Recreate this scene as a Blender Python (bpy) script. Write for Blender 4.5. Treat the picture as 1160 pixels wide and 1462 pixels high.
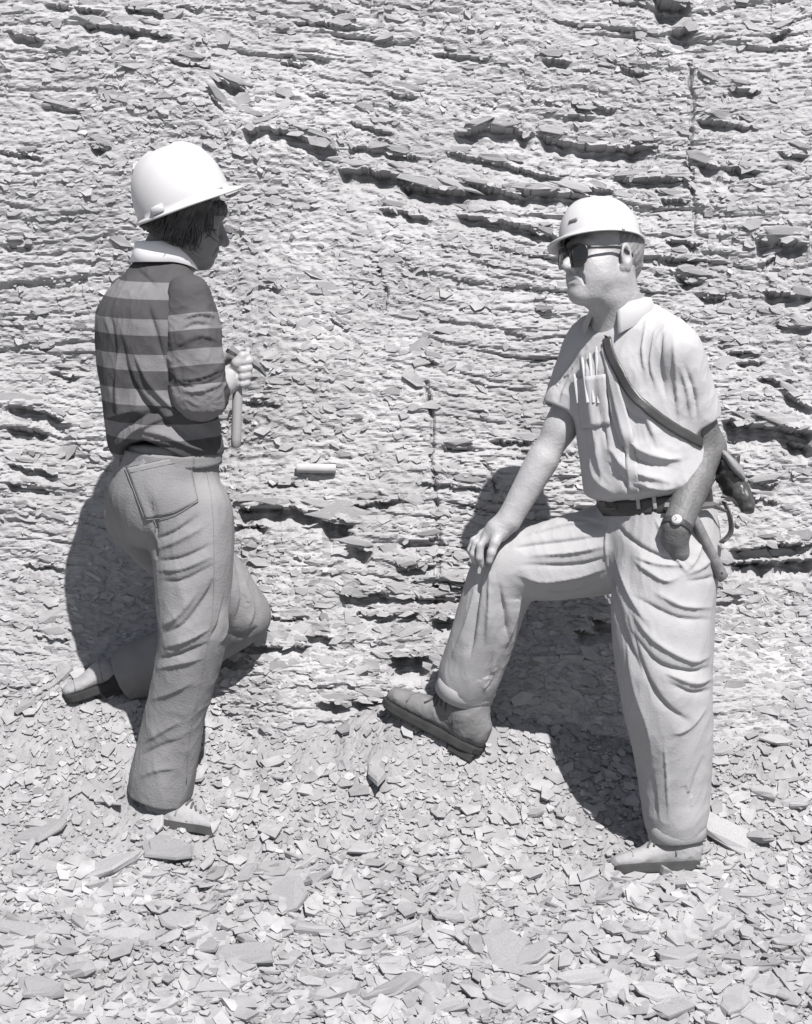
import bpy, math, random
import numpy as np
from mathutils import Vector, Matrix
from mathutils.bvhtree import BVHTree

# ------------------------------------------------------------------ camera, sky, sun
S = bpy.context.scene
for o in list(bpy.data.objects):
    bpy.data.objects.remove(o)
CAM = np.array((0.0, -5.0, 1.6)); PITCH = math.radians(7.4); FPX = 2700.0
cd = bpy.data.cameras.new('camera'); cam = bpy.data.objects.new('camera', cd)
S.collection.objects.link(cam)
cam.location = CAM; cam.rotation_euler = (math.radians(90) - PITCH, 0, 0)
cd.sensor_fit = 'HORIZONTAL'; cd.sensor_width = 36; cd.lens = 36 * FPX / 1160
cd.clip_start = 0.05; cd.clip_end = 400
S.camera = cam

SUN = np.array((0.245, -0.655, 1.0)); SUN /= np.linalg.norm(SUN)      # towards the sun
EL = math.asin(SUN[2]); AZ = math.atan2(SUN[0], SUN[1])
w = bpy.data.worlds.new('World'); S.world = w; w.use_nodes = True
nt = w.node_tree; nt.nodes.clear()
sk = nt.nodes.new('ShaderNodeTexSky'); sk.sky_type = 'NISHITA'; sk.sun_disc = False
sk.sun_elevation = EL; sk.sun_rotation = AZ
hs = nt.nodes.new('ShaderNodeHueSaturation'); hs.inputs['Saturation'].default_value = 0.6   # black-and-white print
bg = nt.nodes.new('ShaderNodeBackground'); bg.inputs[1].default_value = 0.05
wo = nt.nodes.new('ShaderNodeOutputWorld')
nt.links.new(sk.outputs[0], hs.inputs['Color']); nt.links.new(hs.outputs[0], bg.inputs[0])
nt.links.new(bg.outputs[0], wo.inputs[0])
sd = bpy.data.lights.new('sun', 'SUN'); sd.energy = 5.0; sd.angle = math.radians(0.5); sd.color = (1.0, 0.98, 0.965)
sun = bpy.data.objects.new('sun', sd); S.collection.objects.link(sun)
sun.rotation_euler = Vector(SUN).to_track_quat('Z', 'Y').to_euler(); sun.location = (2, -4, 8)
vs = S.view_settings
vs.view_transform = 'Standard'; vs.look = 'None'; vs.exposure = 0.86; vs.gamma = 1; vs.use_curve_mapping = False
S.render.engine = 'CYCLES'

rng = np.random.default_rng(7); random.seed(7)
COL = S.collection

# ------------------------------------------------------------------ small maths
def nrm(v):
    v = np.asarray(v, float); return v / np.linalg.norm(v)
_cp, _sp = math.cos(PITCH), math.sin(PITCH)
C_F = np.array((0, _cp, -_sp)); C_U = np.array((0, _sp, _cp)); C_R = np.array((1.0, 0, 0))
def ray(px, py):
    return C_F + C_R * (px - 580) / FPX - C_U * (py - 731) / FPX
def at(px, py, Y):
    """the point on the photograph's line of sight (px, py) that stands at depth Y in the place"""
    d = ray(px, py); return CAM + d * ((Y - CAM[1]) / d[1])

_perm = np.random.default_rng(3).permutation(512).astype(np.int64)
_perm = np.concatenate([_perm, _perm, _perm])
_grad = np.random.default_rng(4).normal(size=(512, 3)); _grad /= np.linalg.norm(_grad, axis=1)[:, None]
_grad = _grad.astype(np.float32)
_g2 = np.stack([np.cos(np.arange(512) * 2.399963), np.sin(np.arange(512) * 2.399963)], 1).astype(np.float32)
def noise3(x, y, z):
    x, y, z = np.broadcast_arrays(np.asarray(x, np.float32), np.asarray(y, np.float32), np.asarray(z, np.float32))
    xi = np.floor(x).astype(np.int64); yi = np.floor(y).astype(np.int64); zi = np.floor(z).astype(np.int64)
    xf, yf, zf = x - xi, y - yi, z - zi
    xi &= 511; yi &= 511; zi &= 511
    u = xf * xf * xf * (xf * (xf * 6 - 15) + 10); v = yf * yf * yf * (yf * (yf * 6 - 15) + 10); w_ = zf * zf * zf * (zf * (zf * 6 - 15) + 10)
    out = 0
    for i in (0, 1):
        pi = _perm[(xi + i) & 511]; wu = u if i else 1 - u
        for j in (0, 1):
            pj = _perm[(pi + yi + j) & 511]; wv = v if j else 1 - v
            for k in (0, 1):
                g = _grad[_perm[(pj + zi + k) & 511]]; ww = w_ if k else 1 - w_
                out = out + wu * wv * ww * (g[..., 0] * (xf - i) + g[..., 1] * (yf - j) + g[..., 2] * (zf - k))
    return out * 1.6
def noise2(x, y, s=0.37):
    x, y = np.broadcast_arrays(np.asarray(x, np.float32), np.asarray(y, np.float32)); o = int(s * 1000) & 511
    xi = np.floor(x).astype(np.int32); yi = np.floor(y).astype(np.int32); xf, yf = x - xi, y - yi; xi &= 511; yi &= 511
    u = xf * xf * xf * (xf * (xf * 6 - 15) + 10); v = yf * yf * yf * (yf * (yf * 6 - 15) + 10); out = 0
    for i in (0, 1):
        pi = _perm[(xi + i + o) & 511]; wu = u if i else 1 - u
        for j in (0, 1):
            q = _perm[(pi + yi + j) & 511]; wv = v if j else 1 - v
            out = out + wu * wv * (_g2[q, 0] * (xf - i) + _g2[q, 1] * (yf - j))
    return out * 1.55
def fbm2(x, y, o=4, s=0.3):
    a, t = 1.0, 0
    for i in range(o):
        t = t + a * noise2(x * 2 ** i, y * 2 ** i, s + i * 3.7); a *= .5
    return t
def hash2(a, b):
    a = np.asarray(a).astype(np.int64) & 511; b = np.asarray(b).astype(np.int64) & 511
    return (_perm[(_perm[a] + b) & 511] / 511.0).astype(np.float32)

# ------------------------------------------------------------------ mesh helpers
def new_mesh(name, V, F, smooth=True):
    """V (n,3); F an (m,k) array of equal-sided faces or a list of faces"""
    me = bpy.data.meshes.new(name)
    V = np.asarray(V, np.float32)
    if isinstance(F, np.ndarray):
        m, k = F.shape
        me.vertices.add(len(V)); me.vertices.foreach_set('co', V.ravel())
        me.loops.add(m * k); me.loops.foreach_set('vertex_index', F.astype(np.int32).ravel())
        me.polygons.add(m); me.polygons.foreach_set('loop_start', np.arange(0, m * k, k, dtype=np.int32))
        me.update(calc_edges=True); me.validate()
    else:
        me.from_pydata(V.tolist(), [], F); me.update()
    if smooth:
        me.polygons.foreach_set('use_smooth', np.ones(len(me.polygons), bool))
    return me
def link(name, me, mat=None, parent=None):
    o = bpy.data.objects.new(name, me); COL.objects.link(o)
    if mat is not None:
        me.materials.clear(); me.materials.append(mat)
    if parent is not None: o.parent = parent
    return o
def put(name, V, F, mat, parent=None, smooth=True):
    return link(name, new_mesh(name, V, F, smooth), mat, parent)
def tag(o, label, cat, group=None, kind=None):
    o['label'] = label; o['category'] = cat
    if group: o['group'] = group
    if kind: o['kind'] = kind
    return o
def attr(me, name, vals):
    a = me.attributes.new(name, 'FLOAT', 'POINT'); a.data.foreach_set('value', np.asarray(vals, np.float32))
def merge(parts):
    Vs, Fs, n = [], [], 0
    for V, F in parts:
        Vs.append(V); Fs.extend([[i + n for i in f] for f in (F.tolist() if isinstance(F, np.ndarray) else F)]); n += len(V)
    return np.concatenate(Vs), Fs
def tube(pts, r, n=8, caps=True):
    pts = np.asarray(pts, float); m = len(pts); r = np.broadcast_to(np.asarray(r, float), (m,))
    T = np.gradient(pts, axis=0); T /= np.linalg.norm(T, axis=1)[:, None] + 1e-12
    ref = np.array((0, 0, 1.0)) if abs(T[0][2]) < .9 else np.array((1.0, 0, 0))
    V = []; a = np.linspace(0, 2 * np.pi, n, endpoint=False)
    for i in range(m):
        u = nrm(np.cross(T[i], ref)); v = np.cross(T[i], u); ref = np.cross(u, T[i])
        V.append(pts[i] + r[i] * (np.cos(a)[:, None] * u + np.sin(a)[:, None] * v))
    V = np.concatenate(V); F = []
    for i in range(m - 1):
        for j in range(n):
            k = (j + 1) % n; F.append([i * n + j, i * n + k, (i + 1) * n + k, (i + 1) * n + j])
    if caps: F.append(list(range(n))[::-1]); F.append([(m - 1) * n + j for j in range(n)])
    return V, F
def fix_up(V, F):
    return V, F
def slab_grid(P, N, thick):
    """P (a,b,3) sheet of points, N normals -> closed thin sheet"""
    a, b = P.shape[:2]; N = np.broadcast_to(N, P.shape)
    top = (P + N * thick / 2).reshape(-1, 3); bot = (P - N * thick / 2).reshape(-1, 3)
    I = np.arange(a * b).reshape(a, b); F = []
    q = np.stack([I[:-1, :-1], I[1:, :-1], I[1:, 1:], I[:-1, 1:]], -1).reshape(-1, 4)
    F += q.tolist(); F += (q[:, ::-1] + a * b).tolist()
    rim = list(I[0, :]) + list(I[1:, -1]) + list(I[-1, -2::-1]) + list(I[-2:0:-1, 0])
    for i in range(len(rim)):
        j = (i + 1) % len(rim); F.append([int(rim[i]), int(rim[j]), int(rim[j]) + a * b, int(rim[i]) + a * b])
    return np.concatenate([top, bot]), F
def crom(pts, n):
    """smooth curve through points"""
    P = np.asarray(pts, float); m = len(P)
    if m == 2: return P[0] + np.linspace(0, 1, n)[:, None] * (P[1] - P[0])
    Q = np.concatenate([[2 * P[0] - P[1]], P, [2 * P[-1] - P[-2]]]); t = np.linspace(0, m - 1 - 1e-9, n)
    i = t.astype(int); f = (t - i)[:, None]; a, b, c, d = Q[i], Q[i + 1], Q[i + 2], Q[i + 3]
    return .5 * (2 * b + (c - a) * f + (2 * a - 5 * b + 4 * c - d) * f ** 2 + (3 * b - a - 3 * c + d) * f ** 3)

# ------------------------------------------------------------------ implicit surfaces: smooth bodies and cloth
def smin(a, b, k):
    h = np.clip(.5 + .5 * (b - a) / k, 0, 1); return b * (1 - h) + a * h - k * h * (1 - h)
def smax(a, b, k): return -smin(-a, -b, k)
class Field:
    def __init__(self): self.ops = []
    def add(self, f, lo, hi, k=.012, op='u'):
        self.ops.append((f, np.asarray(lo, float), np.asarray(hi, float), k, op)); return self
    def cap(self, a, b, ra, rb, k=.012, op='u'):
        a = np.asarray(a, float); b = np.asarray(b, float); ba = b - a; L2 = float(ba @ ba) + 1e-12; r = max(ra, rb)
        def f(X, Y, Z):
            x, y, z = X - a[0], Y - a[1], Z - a[2]
            h = np.clip((x * ba[0] + y * ba[1] + z * ba[2]) / L2, 0, 1)
            return np.sqrt((x - h * ba[0]) ** 2 + (y - h * ba[1]) ** 2 + (z - h * ba[2]) ** 2) - (ra + (rb - ra) * h)
        return self.add(f, np.minimum(a, b) - r, np.maximum(a, b) + r, k, op)
    def chain(self, pts, radii, k=.02, n=None, op='u'):
        P = np.asarray(pts, float); R = np.asarray(radii, float)
        if n: Q = crom(np.concatenate([P, R[:, None]], 1), n); P, R = Q[:, :3], Q[:, 3]
        for i in range(len(P) - 1): self.cap(P[i], P[i + 1], R[i], R[i + 1], k, op)
        return self
    def ell(self, c, ax, r, k=.012, op='u'):
        c = np.asarray(c, float); ax = np.asarray(ax, float); r = np.asarray(r, float); m = r.max()
        def f(X, Y, Z):
            x, y, z = X - c[0], Y - c[1], Z - c[2]; s0 = s1 = 0
            for i in range(3):
                q = (x * ax[i][0] + y * ax[i][1] + z * ax[i][2]) / r[i]; s0 = s0 + q * q; s1 = s1 + (q / r[i]) ** 2
            k0 = np.sqrt(s0); return k0 * (k0 - 1) / np.sqrt(s1 + 1e-9)
        return self.add(f, c - m, c + m, k, op)
    def loft(self, A, B, U, st, k=.02, op='u', rnd=.012):
        """elliptic tube along A>B; st rows (t, offset_u, offset_v, radius_u, radius_v)"""
        A = np.asarray(A, float); B = np.asarray(B, float); L = np.linalg.norm(B - A); W = (B - A) / L
        U = np.asarray(U, float); U = nrm(U - W * (U @ W)); Vv = np.cross(W, U)
        T = crom(np.asarray(st, float), 80); t0, t1 = T[0, 0], T[-1, 0]; R = max(T[:, 3].max() + abs(T[:, 1]).max(), T[:, 4].max() + abs(T[:, 2]).max())
        def f(X, Y, Z):
            x, y, z = X - A[0], Y - A[1], Z - A[2]
            t = (x * W[0] + y * W[1] + z * W[2]) / L
            u = x * U[0] + y * U[1] + z * U[2]; v = x * Vv[0] + y * Vv[1] + z * Vv[2]
            ou, ov, ru, rv = (np.interp(t, T[:, 0], T[:, i]).astype(np.float32) for i in (1, 2, 3, 4))
            a = (u - ou) / ru; b = (v - ov) / rv; k0 = np.sqrt(a * a + b * b)
            d = k0 * (k0 - 1) / np.sqrt((a / ru) ** 2 + (b / rv) ** 2 + 1e-9)
            e = np.maximum(t - t1, t0 - t) * L
            return smax(d, e, rnd)
        P0, P1 = A + W * L * t0, A + W * L * t1
        return self.add(f, np.minimum(P0, P1) - R, np.maximum(P0, P1) + R, k, op)
    def group(self, sub, k=.02):
        """blend in another field that has its own cuts"""
        def f(X, Y, Z):
            D = np.full(np.broadcast_shapes(X.shape, Y.shape, Z.shape), 1.0, np.float32)
            for g_, l, h, kk, op in sub.ops:
                d = g_(X, Y, Z).astype(np.float32); D = smin(D, d, kk) if op == 'u' else smax(D, -d, kk)
            return D
        lo, hi = sub.bounds(0); return self.add(f, lo, hi, k)
    def half(self, p, n, lo, hi, k=.004):
        """cut away everything on the n side of p, inside the box lo..hi"""
        p = np.asarray(p, float); n = nrm(n)
        def f(X, Y, Z): return -((X - p[0]) * n[0] + (Y - p[1]) * n[1] + (Z - p[2]) * n[2])
        return self.add(f, lo, hi, k, 's0')
    def grid(self, lo, hi, res):
        ax = [np.arange(lo[i], hi[i] + res, res, dtype=np.float32) for i in range(3)]
        D = np.full([len(a) for a in ax], 1.0, np.float32)
        for f, l, h, k, op in self.ops:
            m = 0 if op == 's0' else k + 3 * res
            s = [slice(*np.searchsorted(ax[i], (l[i] - m, h[i] + m))) for i in range(3)]
            if any(q.stop <= q.start for q in s): continue
            X, Y, Z = ax[0][s[0]][:, None, None], ax[1][s[1]][None, :, None], ax[2][s[2]][None, None, :]
            d = f(X, Y, Z).astype(np.float32); s = tuple(s)
            D[s] = smin(D[s], d, k) if op == 'u' else smax(D[s], -d, k)
        return ax, D
    def bounds(self, pad):
        u = [o for o in self.ops if o[4] == 'u']
        return np.min([o[1] - o[3] for o in u], 0) - pad, np.max([o[2] + o[3] for o in u], 0) + pad
    def mesh(self, res, lo=None, hi=None, smooth=1):
        if lo is None: lo, hi = self.bounds(3 * res)
        ax, D = self.grid(lo, hi, res)
        ins = D < 0
        c = sum(ins[i:ins.shape[0] - 1 + i, j:ins.shape[1] - 1 + j, k:ins.shape[2] - 1 + k].astype(np.int8) for i in (0, 1) for j in (0, 1) for k in (0, 1))
        act = (c > 0) & (c < 8); I = np.argwhere(act); idx = np.full(act.shape, -1, np.int64); idx[act] = np.arange(len(I))
        acc = np.zeros((len(I), 3)); cnt = np.zeros(len(I))
        cor = [(i, j, k) for i in (0, 1) for j in (0, 1) for k in (0, 1)]
        val = {q: D[I[:, 0] + q[0], I[:, 1] + q[1], I[:, 2] + q[2]] for q in cor}
        for q in cor:
            for a in range(3):
                if q[a]: continue
                p = list(q); p[a] = 1; v0, v1 = val[q], val[tuple(p)]; m = (v0 < 0) != (v1 < 0)
                t = np.where(m, v0 / np.where(m, v0 - v1, 1), 0)
                pos = np.tile(np.array(q, float), (len(I), 1)); pos[:, a] += t
                acc[m] += pos[m]; cnt[m] += 1
        V = (acc / cnt[:, None] + I) * res + np.array([a[0] for a in ax])
        Q = []
        for a in range(3):
            b, d = (a + 1) % 3, (a + 2) % 3
            s0 = [slice(None)] * 3; s1 = [slice(None)] * 3; s0[a] = slice(0, -1); s1[a] = slice(1, None)
            m = ins[tuple(s0)] != ins[tuple(s1)]; E = np.argwhere(m)
            ok = (E[:, b] > 0) & (E[:, d] > 0) & (E[:, b] < act.shape[b]) & (E[:, d] < act.shape[d]); E = E[ok]
            def cell(db, dd):
                e = E.copy(); e[:, b] += db; e[:, d] += dd; return idx[e[:, 0], e[:, 1], e[:, 2]]
            q = np.stack([cell(-1, -1), cell(0, -1), cell(0, 0), cell(-1, 0)], 1)
            fl = ~ins[tuple(E.T)]; q[fl] = q[fl][:, ::-1]; Q.append(q)
        Q = np.concatenate(Q)
        for _ in range(smooth): V = relax(V, Q, .5)
        return V, Q
def relax(V, Q, lam):
    n = len(V); s = np.zeros_like(V); c = np.zeros(n)
    for i in range(4):
        a, b = Q[:, i], Q[:, (i + 1) % 4]
        for x in range(3): s[:, x] += np.bincount(a, V[b, x], n) + np.bincount(b, V[a, x], n)
        c += np.bincount(a, minlength=n) + np.bincount(b, minlength=n)
    return V + lam * (s / np.maximum(c, 1)[:, None] - V)
def vnormals(V, Q):
    n = np.cross(V[Q[:, 2]] - V[Q[:, 0]], V[Q[:, 3]] - V[Q[:, 1]]); N = np.zeros_like(V)
    for i in range(4):
        for x in range(3): N[:, x] += np.bincount(Q[:, i], n[:, x], len(V))
    return N / (np.linalg.norm(N, axis=1)[:, None] + 1e-12)
class Surf:
    """a meshed surface one can shoot lines of sight at, to lay seams, pockets, straps and folds on it"""
    def __init__(self, V, Q): self.V, self.Q = V, Q; self.bvh = BVHTree.FromPolygons(V.tolist(), Q.tolist())
    def hit(self, px, py):
        p, n, i, d = self.bvh.ray_cast(Vector(CAM), Vector(ray(px, py)))
        if p is None:
            p0 = at(px, py, self.V[:, 1].mean()); p, n, i, d = self.bvh.find_nearest(Vector(p0))
        return np.array(p), np.array(n)
    def near(self, q):
        p, n, i, d = self.bvh.find_nearest(Vector(q)); return np.array(p), np.array(n)
    def line(self, pix, n=None, off=0.0):
        pix = crom(np.array(pix, float), n or max(6, int(len(pix) * 6))); H = [self.hit(*p) for p in pix]
        return np.array([h[0] + h[1] * off for h in H]), np.array([h[1] for h in H])
def seg_dist(V, pts, want=False):
    best = np.full(len(V), 9.0); tt = np.zeros(len(V)); m = len(pts) - 1; near = np.zeros_like(V); tan = np.zeros_like(V)
    for i in range(m):
        a, ba = pts[i], pts[i + 1] - pts[i]; pa = V - a
        h = np.clip(pa @ ba / (ba @ ba + 1e-12), 0, 1); q = a + h[:, None] * ba; d = np.linalg.norm(V - q, axis=1)
        u = d < best; best[u] = d[u]; tt[u] = (i + h[u]) / m; near[u] = q[u]; tan[u] = ba / (np.linalg.norm(ba) + 1e-12)
    return (best, tt, near, tan) if want else (best, tt)
def add_folds(V, Q, folds, gain=1.0):
    """folds: (pixels along the crease, half width, height (+ ridge, - groove)); cloth breaks sharply on one side of a fold and runs out softly on the other"""
    sf = Surf(V, Q); N = vnormals(V, Q); D = np.zeros(len(V))
    for pix, wd, ht in folds:
        pts, nn = sf.line(pix, max(6, len(pix) * 4)); lo, hi = pts.min(0) - 5 * wd, pts.max(0) + 5 * wd
        m = np.where(np.all((V > lo) & (V < hi), 1))[0]
        if not len(m): continue
        d, t, q, T = seg_dist(V[m], pts, True); fade = np.clip(np.minimum(t, 1 - t) * 3.2 + .05, 0, 1) ** .8
        side = np.cross(N[m], T); side *= np.sign((side @ -SUN))[:, None]; sg = ((V[m] - q) * side).sum(1) * (1 if ht > 0 else -1)
        jit = 1 + .35 * noise3(V[m][:, 0] * 22, V[m][:, 1] * 22, V[m][:, 2] * 22)
        w_ = np.where(sg > 0, .38, 1.55) * wd * jit
        D[m] += ht * fade * np.exp(-1.2 * (np.sqrt((d / w_) ** 2 + .05) - .22))
    return V + N * (1.15 * gain * D)[:, None]
def wrinkle(V, Q, amp, sc, seed=0.0, squash=(1, 1, 1), sharp=1.0):
    """fine creasing: thin ridges with flat cloth between them, at three sizes"""
    N = vnormals(V, Q); P = V * np.array(squash); r = 0; a = 1.0; f = sc
    wx = .35 / sc * noise3(P[:, 0] * sc * .6 + seed, P[:, 1] * sc * .6, P[:, 2] * sc * .6)
    for o in range(3):
        n = noise3((P[:, 0] + wx) * f + seed + 3 * o, (P[:, 1] - wx) * f, (P[:, 2] + wx) * f)
        r = r + a * ((1 - np.minimum(1, np.abs(n) * 1.7)) ** (1 + sharp) - .3); a *= .55; f *= 2.1
    return V + N * (amp * r)[:, None]

# ------------------------------------------------------------------ materials
def material(name, col, rough=.85, var=.12, vscale=6.0, bump=.15, bscale=120.0, spec=.3, build=None, detail=6.0, bdist=.002, crumple=0.0):
    m = bpy.data.materials.new(name); m.use_nodes = True; t = m.node_tree; n = t.nodes; L = t.links
    b = n['Principled BSDF']; b.inputs['Roughness'].default_value = rough; b.inputs['Specular IOR Level'].default_value = spec
    tc = n.new('ShaderNodeTexCoord'); no = n.new('ShaderNodeTexNoise'); no.inputs['Scale'].default_value = vscale; no.inputs['Detail'].default_value = detail
    L.new(tc.outputs['Object'], no.inputs['Vector'])
    mr = n.new('ShaderNodeMapRange'); mr.inputs[1].default_value = .25; mr.inputs[2].default_value = .75
    mr.inputs[3].default_value = 1 - var; mr.inputs[4].default_value = 1 + var; L.new(no.outputs[0], mr.inputs[0])
    mx = n.new('ShaderNodeMix'); mx.data_type = 'RGBA'; mx.blend_type = 'MULTIPLY'; mx.inputs[0].default_value = 1
    mx.inputs[6].default_value = (*col, 1); L.new(mr.outputs[0], mx.inputs[7])
    out = mx.outputs[2]
    if build: out = build(n, L, out, tc)
    L.new(out, b.inputs['Base Color'])
    if bump:
        nb = n.new('ShaderNodeTexNoise'); nb.inputs['Scale'].default_value = bscale; nb.inputs['Detail'].default_value = 4
        L.new(tc.outputs['Object'], nb.inputs['Vector'])
        bp = n.new('ShaderNodeBump'); bp.inputs['Strength'].default_value = bump; bp.inputs['Distance'].default_value = bdist
        L.new(nb.outputs[0], bp.inputs['Height']); L.new(bp.outputs[0], b.inputs['Normal'])
        if crumple:                                                    # soft creases of worn cloth
            nc = n.new('ShaderNodeTexNoise'); nc.noise_type = 'RIDGED_MULTIFRACTAL'; nc.inputs['Scale'].default_value = 9; nc.inputs['Detail'].default_value = 3; nc.inputs['Distortion'].default_value = .8
            L.new(tc.outputs['Object'], nc.inputs['Vector']); b2 = n.new('ShaderNodeBump'); b2.inputs['Strength'].default_value = crumple; b2.inputs['Distance'].default_value = .006
            L.new(nc.outputs[0], b2.inputs['Height']); L.new(b2.outputs[0], bp.inputs['Normal'])
    return m
def g(v): return (v, v * .985, v * 1.0)
def tone(n, L, out, tc):
    a = n.new('ShaderNodeAttribute'); a.attribute_name = 'tone'
    x = n.new('ShaderNodeMix'); x.data_type = 'RGBA'; x.blend_type = 'MULTIPLY'; x.inputs[0].default_value = 1
    L.new(out, x.inputs[6]); L.new(a.outputs['Fac'], x.inputs[7]); return x.outputs[2]
def randtone(n, L, out, tc):
    a = n.new('ShaderNodeObjectInfo'); r = n.new('ShaderNodeMapRange'); r.inputs[3].default_value = .82; r.inputs[4].default_value = 1.18
    L.new(a.outputs['Random'], r.inputs[0])
    x = n.new('ShaderNodeMix'); x.data_type = 'RGBA'; x.blend_type = 'MULTIPLY'; x.inputs[0].default_value = 1
    L.new(out, x.inputs[6]); L.new(r.outputs[0], x.inputs[7]); return x.outputs[2]
def stripes(n, L, out, tc):
    a = n.new('ShaderNodeAttribute'); a.attribute_name = 'stripe'
    fr = n.new('ShaderNodeMath'); fr.operation = 'FRACT'; L.new(a.outputs['Fac'], fr.inputs[0])
    st = n.new('ShaderNodeMapRange'); st.inputs[1].default_value = .53; st.inputs[2].default_value = .55; L.new(fr.outputs[0], st.inputs[0])
    x = n.new('ShaderNodeMix'); x.data_type = 'RGBA'; x.inputs[6].default_value = (*g(.40), 1); x.inputs[7].default_value = (*g(1.0), 1)
    L.new(st.outputs[0], x.inputs[0])
    y = n.new('ShaderNodeMix'); y.data_type = 'RGBA'; y.blend_type = 'MULTIPLY'; y.inputs[0].default_value = 1
    L.new(out, y.inputs[6]); L.new(x.outputs[2], y.inputs[7]); return y.outputs[2]
M = dict(
    rock=material('shale_rock', g(.285), .95, .22, 5, .7, 160, .15, detail=9, bdist=.004),
    flake=material('shale_flake', g(.235), .92, .18, 25, .4, 200, .2, build=tone, bdist=.003),
    stone=material('loose_stone', g(.245), .92, .18, 25, .4, 160, .2, build=randtone, bdist=.003),
    ground=material('scree_dust', g(.225), .97, .2, 9, .8, 140, .1, detail=9, bdist=.005),
    denim=material('faded_denim', g(.175), .9, .20, 7, .5, 170, .15, bdist=.003, crumple=.2),
    khaki=material('khaki_cotton', g(.295), .88, .07, 8, .35, 190, .2, bdist=.0025, crumple=.2),
    shirt=material('light_cotton', g(.345), .85, .05, 8, .3, 190, .2, bdist=.002, crumple=.2),
    collar=material('white_cotton', g(.62), .85, .03, 8, .1, 500, .2, bdist=.001),
    knit=material('striped_knit', g(.15), .95, .10, 14, .6, 300, .1, build=stripes, bdist=.003, crumple=.3),
    skin=material('skin', g(.285), .5, .16, 28, .5, 130, .4, bdist=.003),
    skin_tan=material('tanned_skin', g(.105), .55, .25, 35, .6, 120, .4, bdist=.004),
    hair_dark=material('dark_hair', g(.05), .5, .35, 40, .5, 200, .4),
    hair_grey=material('greying_hair', g(.17), .6, .35, 60, .6, 250, .3),
    hat=material('white_hat_shell', g(.41), .40, .05, 9, .06, 40, .45, bdist=.001),
    skin_shade=material('shaded_face_skin', g(.16), .6, .12, 22, .25, 260, .4, bdist=.0012),  # darker copy of skin: shade under the hat put into the face colour
    hatline=material('hat_lining', g(.10), .8, .1, 10, 0),
    leather=material('dark_leather', g(.035), .42, .25, 15, .3, 150, .5),
    leather_light=material('worn_leather', g(.20), .7, .22, 15, .4, 120, .3),
    boot=material('dusty_boot_leather', g(.125), .8, .4, 14, .5, 110, .25, bdist=.003),
    boot_pale=material('pale_dusty_shoe', g(.24), .85, .15, 14, .4, 110, .2, bdist=.003),
    sole=material('boot_sole_rubber', g(.035), .85, .3, 20, .4, 120, .2),
    sock=material('dark_sock', g(.035), .95, .2, 30, .4, 400, .1),
    metal=material('tool_steel', g(.22), .4, .2, 20, .1, 80, .5),
    wood=material('pale_wood', g(.22), .6, .12, 12, .2, 90, .3),
    grip=material('tool_grip', g(.14), .55, .35, 45, .4, 120, .4),
    lace=material('boot_lace', g(.07), .9, .2, 60, 0),
    glass=material('dark_lens', g(.012), .06, 0, 5, 0, spec=.6),
    frame=material('dark_frame', g(.02), .3, 0, 5, 0, spec=.5),
    paper=material('white_paper', g(.38), .8, .03, 10, 0),
    dial=material('watch_dial', g(.36), .25, .02, 10, 0, spec=.6),
    core=material('pale_core_stone', g(.34), .85, .1, 40, .2, 120, .2),
)
M['metal'].node_tree.nodes['Principled BSDF'].inputs['Metallic'].default_value = .7

# ------------------------------------------------------------------ the setting: bedded shale face and scree slope
def sstep(a, b, x):
    t = np.clip((x - a) / (b - a), 0, 1); return t * t * (3 - 2 * t)
def ground_base(x, y):
    x = np.asarray(x, np.float32); y = np.asarray(y, np.float32)
    z = np.where(y > 0, .46 * y + .12 * y * y, .30 * y)
    z = np.where(y < -1.0, -.30 - .12 * (1 - np.exp((y + 1.0) / .4)), z)
    z = z + .145 * np.exp(-((x - .06) / .32) ** 2 - ((y - .37) / .20) ** 2)
    z = z + .09 * np.exp(-((x + .85) / .40) ** 2 - ((y - .52) / .25) ** 2)
    z = z + .05 * np.exp(-((x - 1.05) / .3) ** 2 - ((y - .35) / .3) ** 2)
    return z
def ground_z(x, y):
    z = ground_base(x, y)
    near = np.exp(-(np.maximum(np.abs(x) - 1.5, 0) / 3) ** 2)
    return z + .022 * fbm2(x * 3.1, y * 3.1, 3, .9) + .010 * fbm2(x * 11, y * 11, 3, 1.9) * near
ALP = math.radians(76)
C_S = np.array((0, math.cos(ALP), math.sin(ALP))); C_N = np.array((0, -math.sin(ALP), math.cos(ALP)))
C_O = np.array((0, .47, .27))
def face_xs(px, py):
    d = ray(px, py); t = ((C_O - CAM) @ C_N) / (d @ C_N); p = CAM + d * t - C_O
    return p[0], p @ C_S
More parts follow.
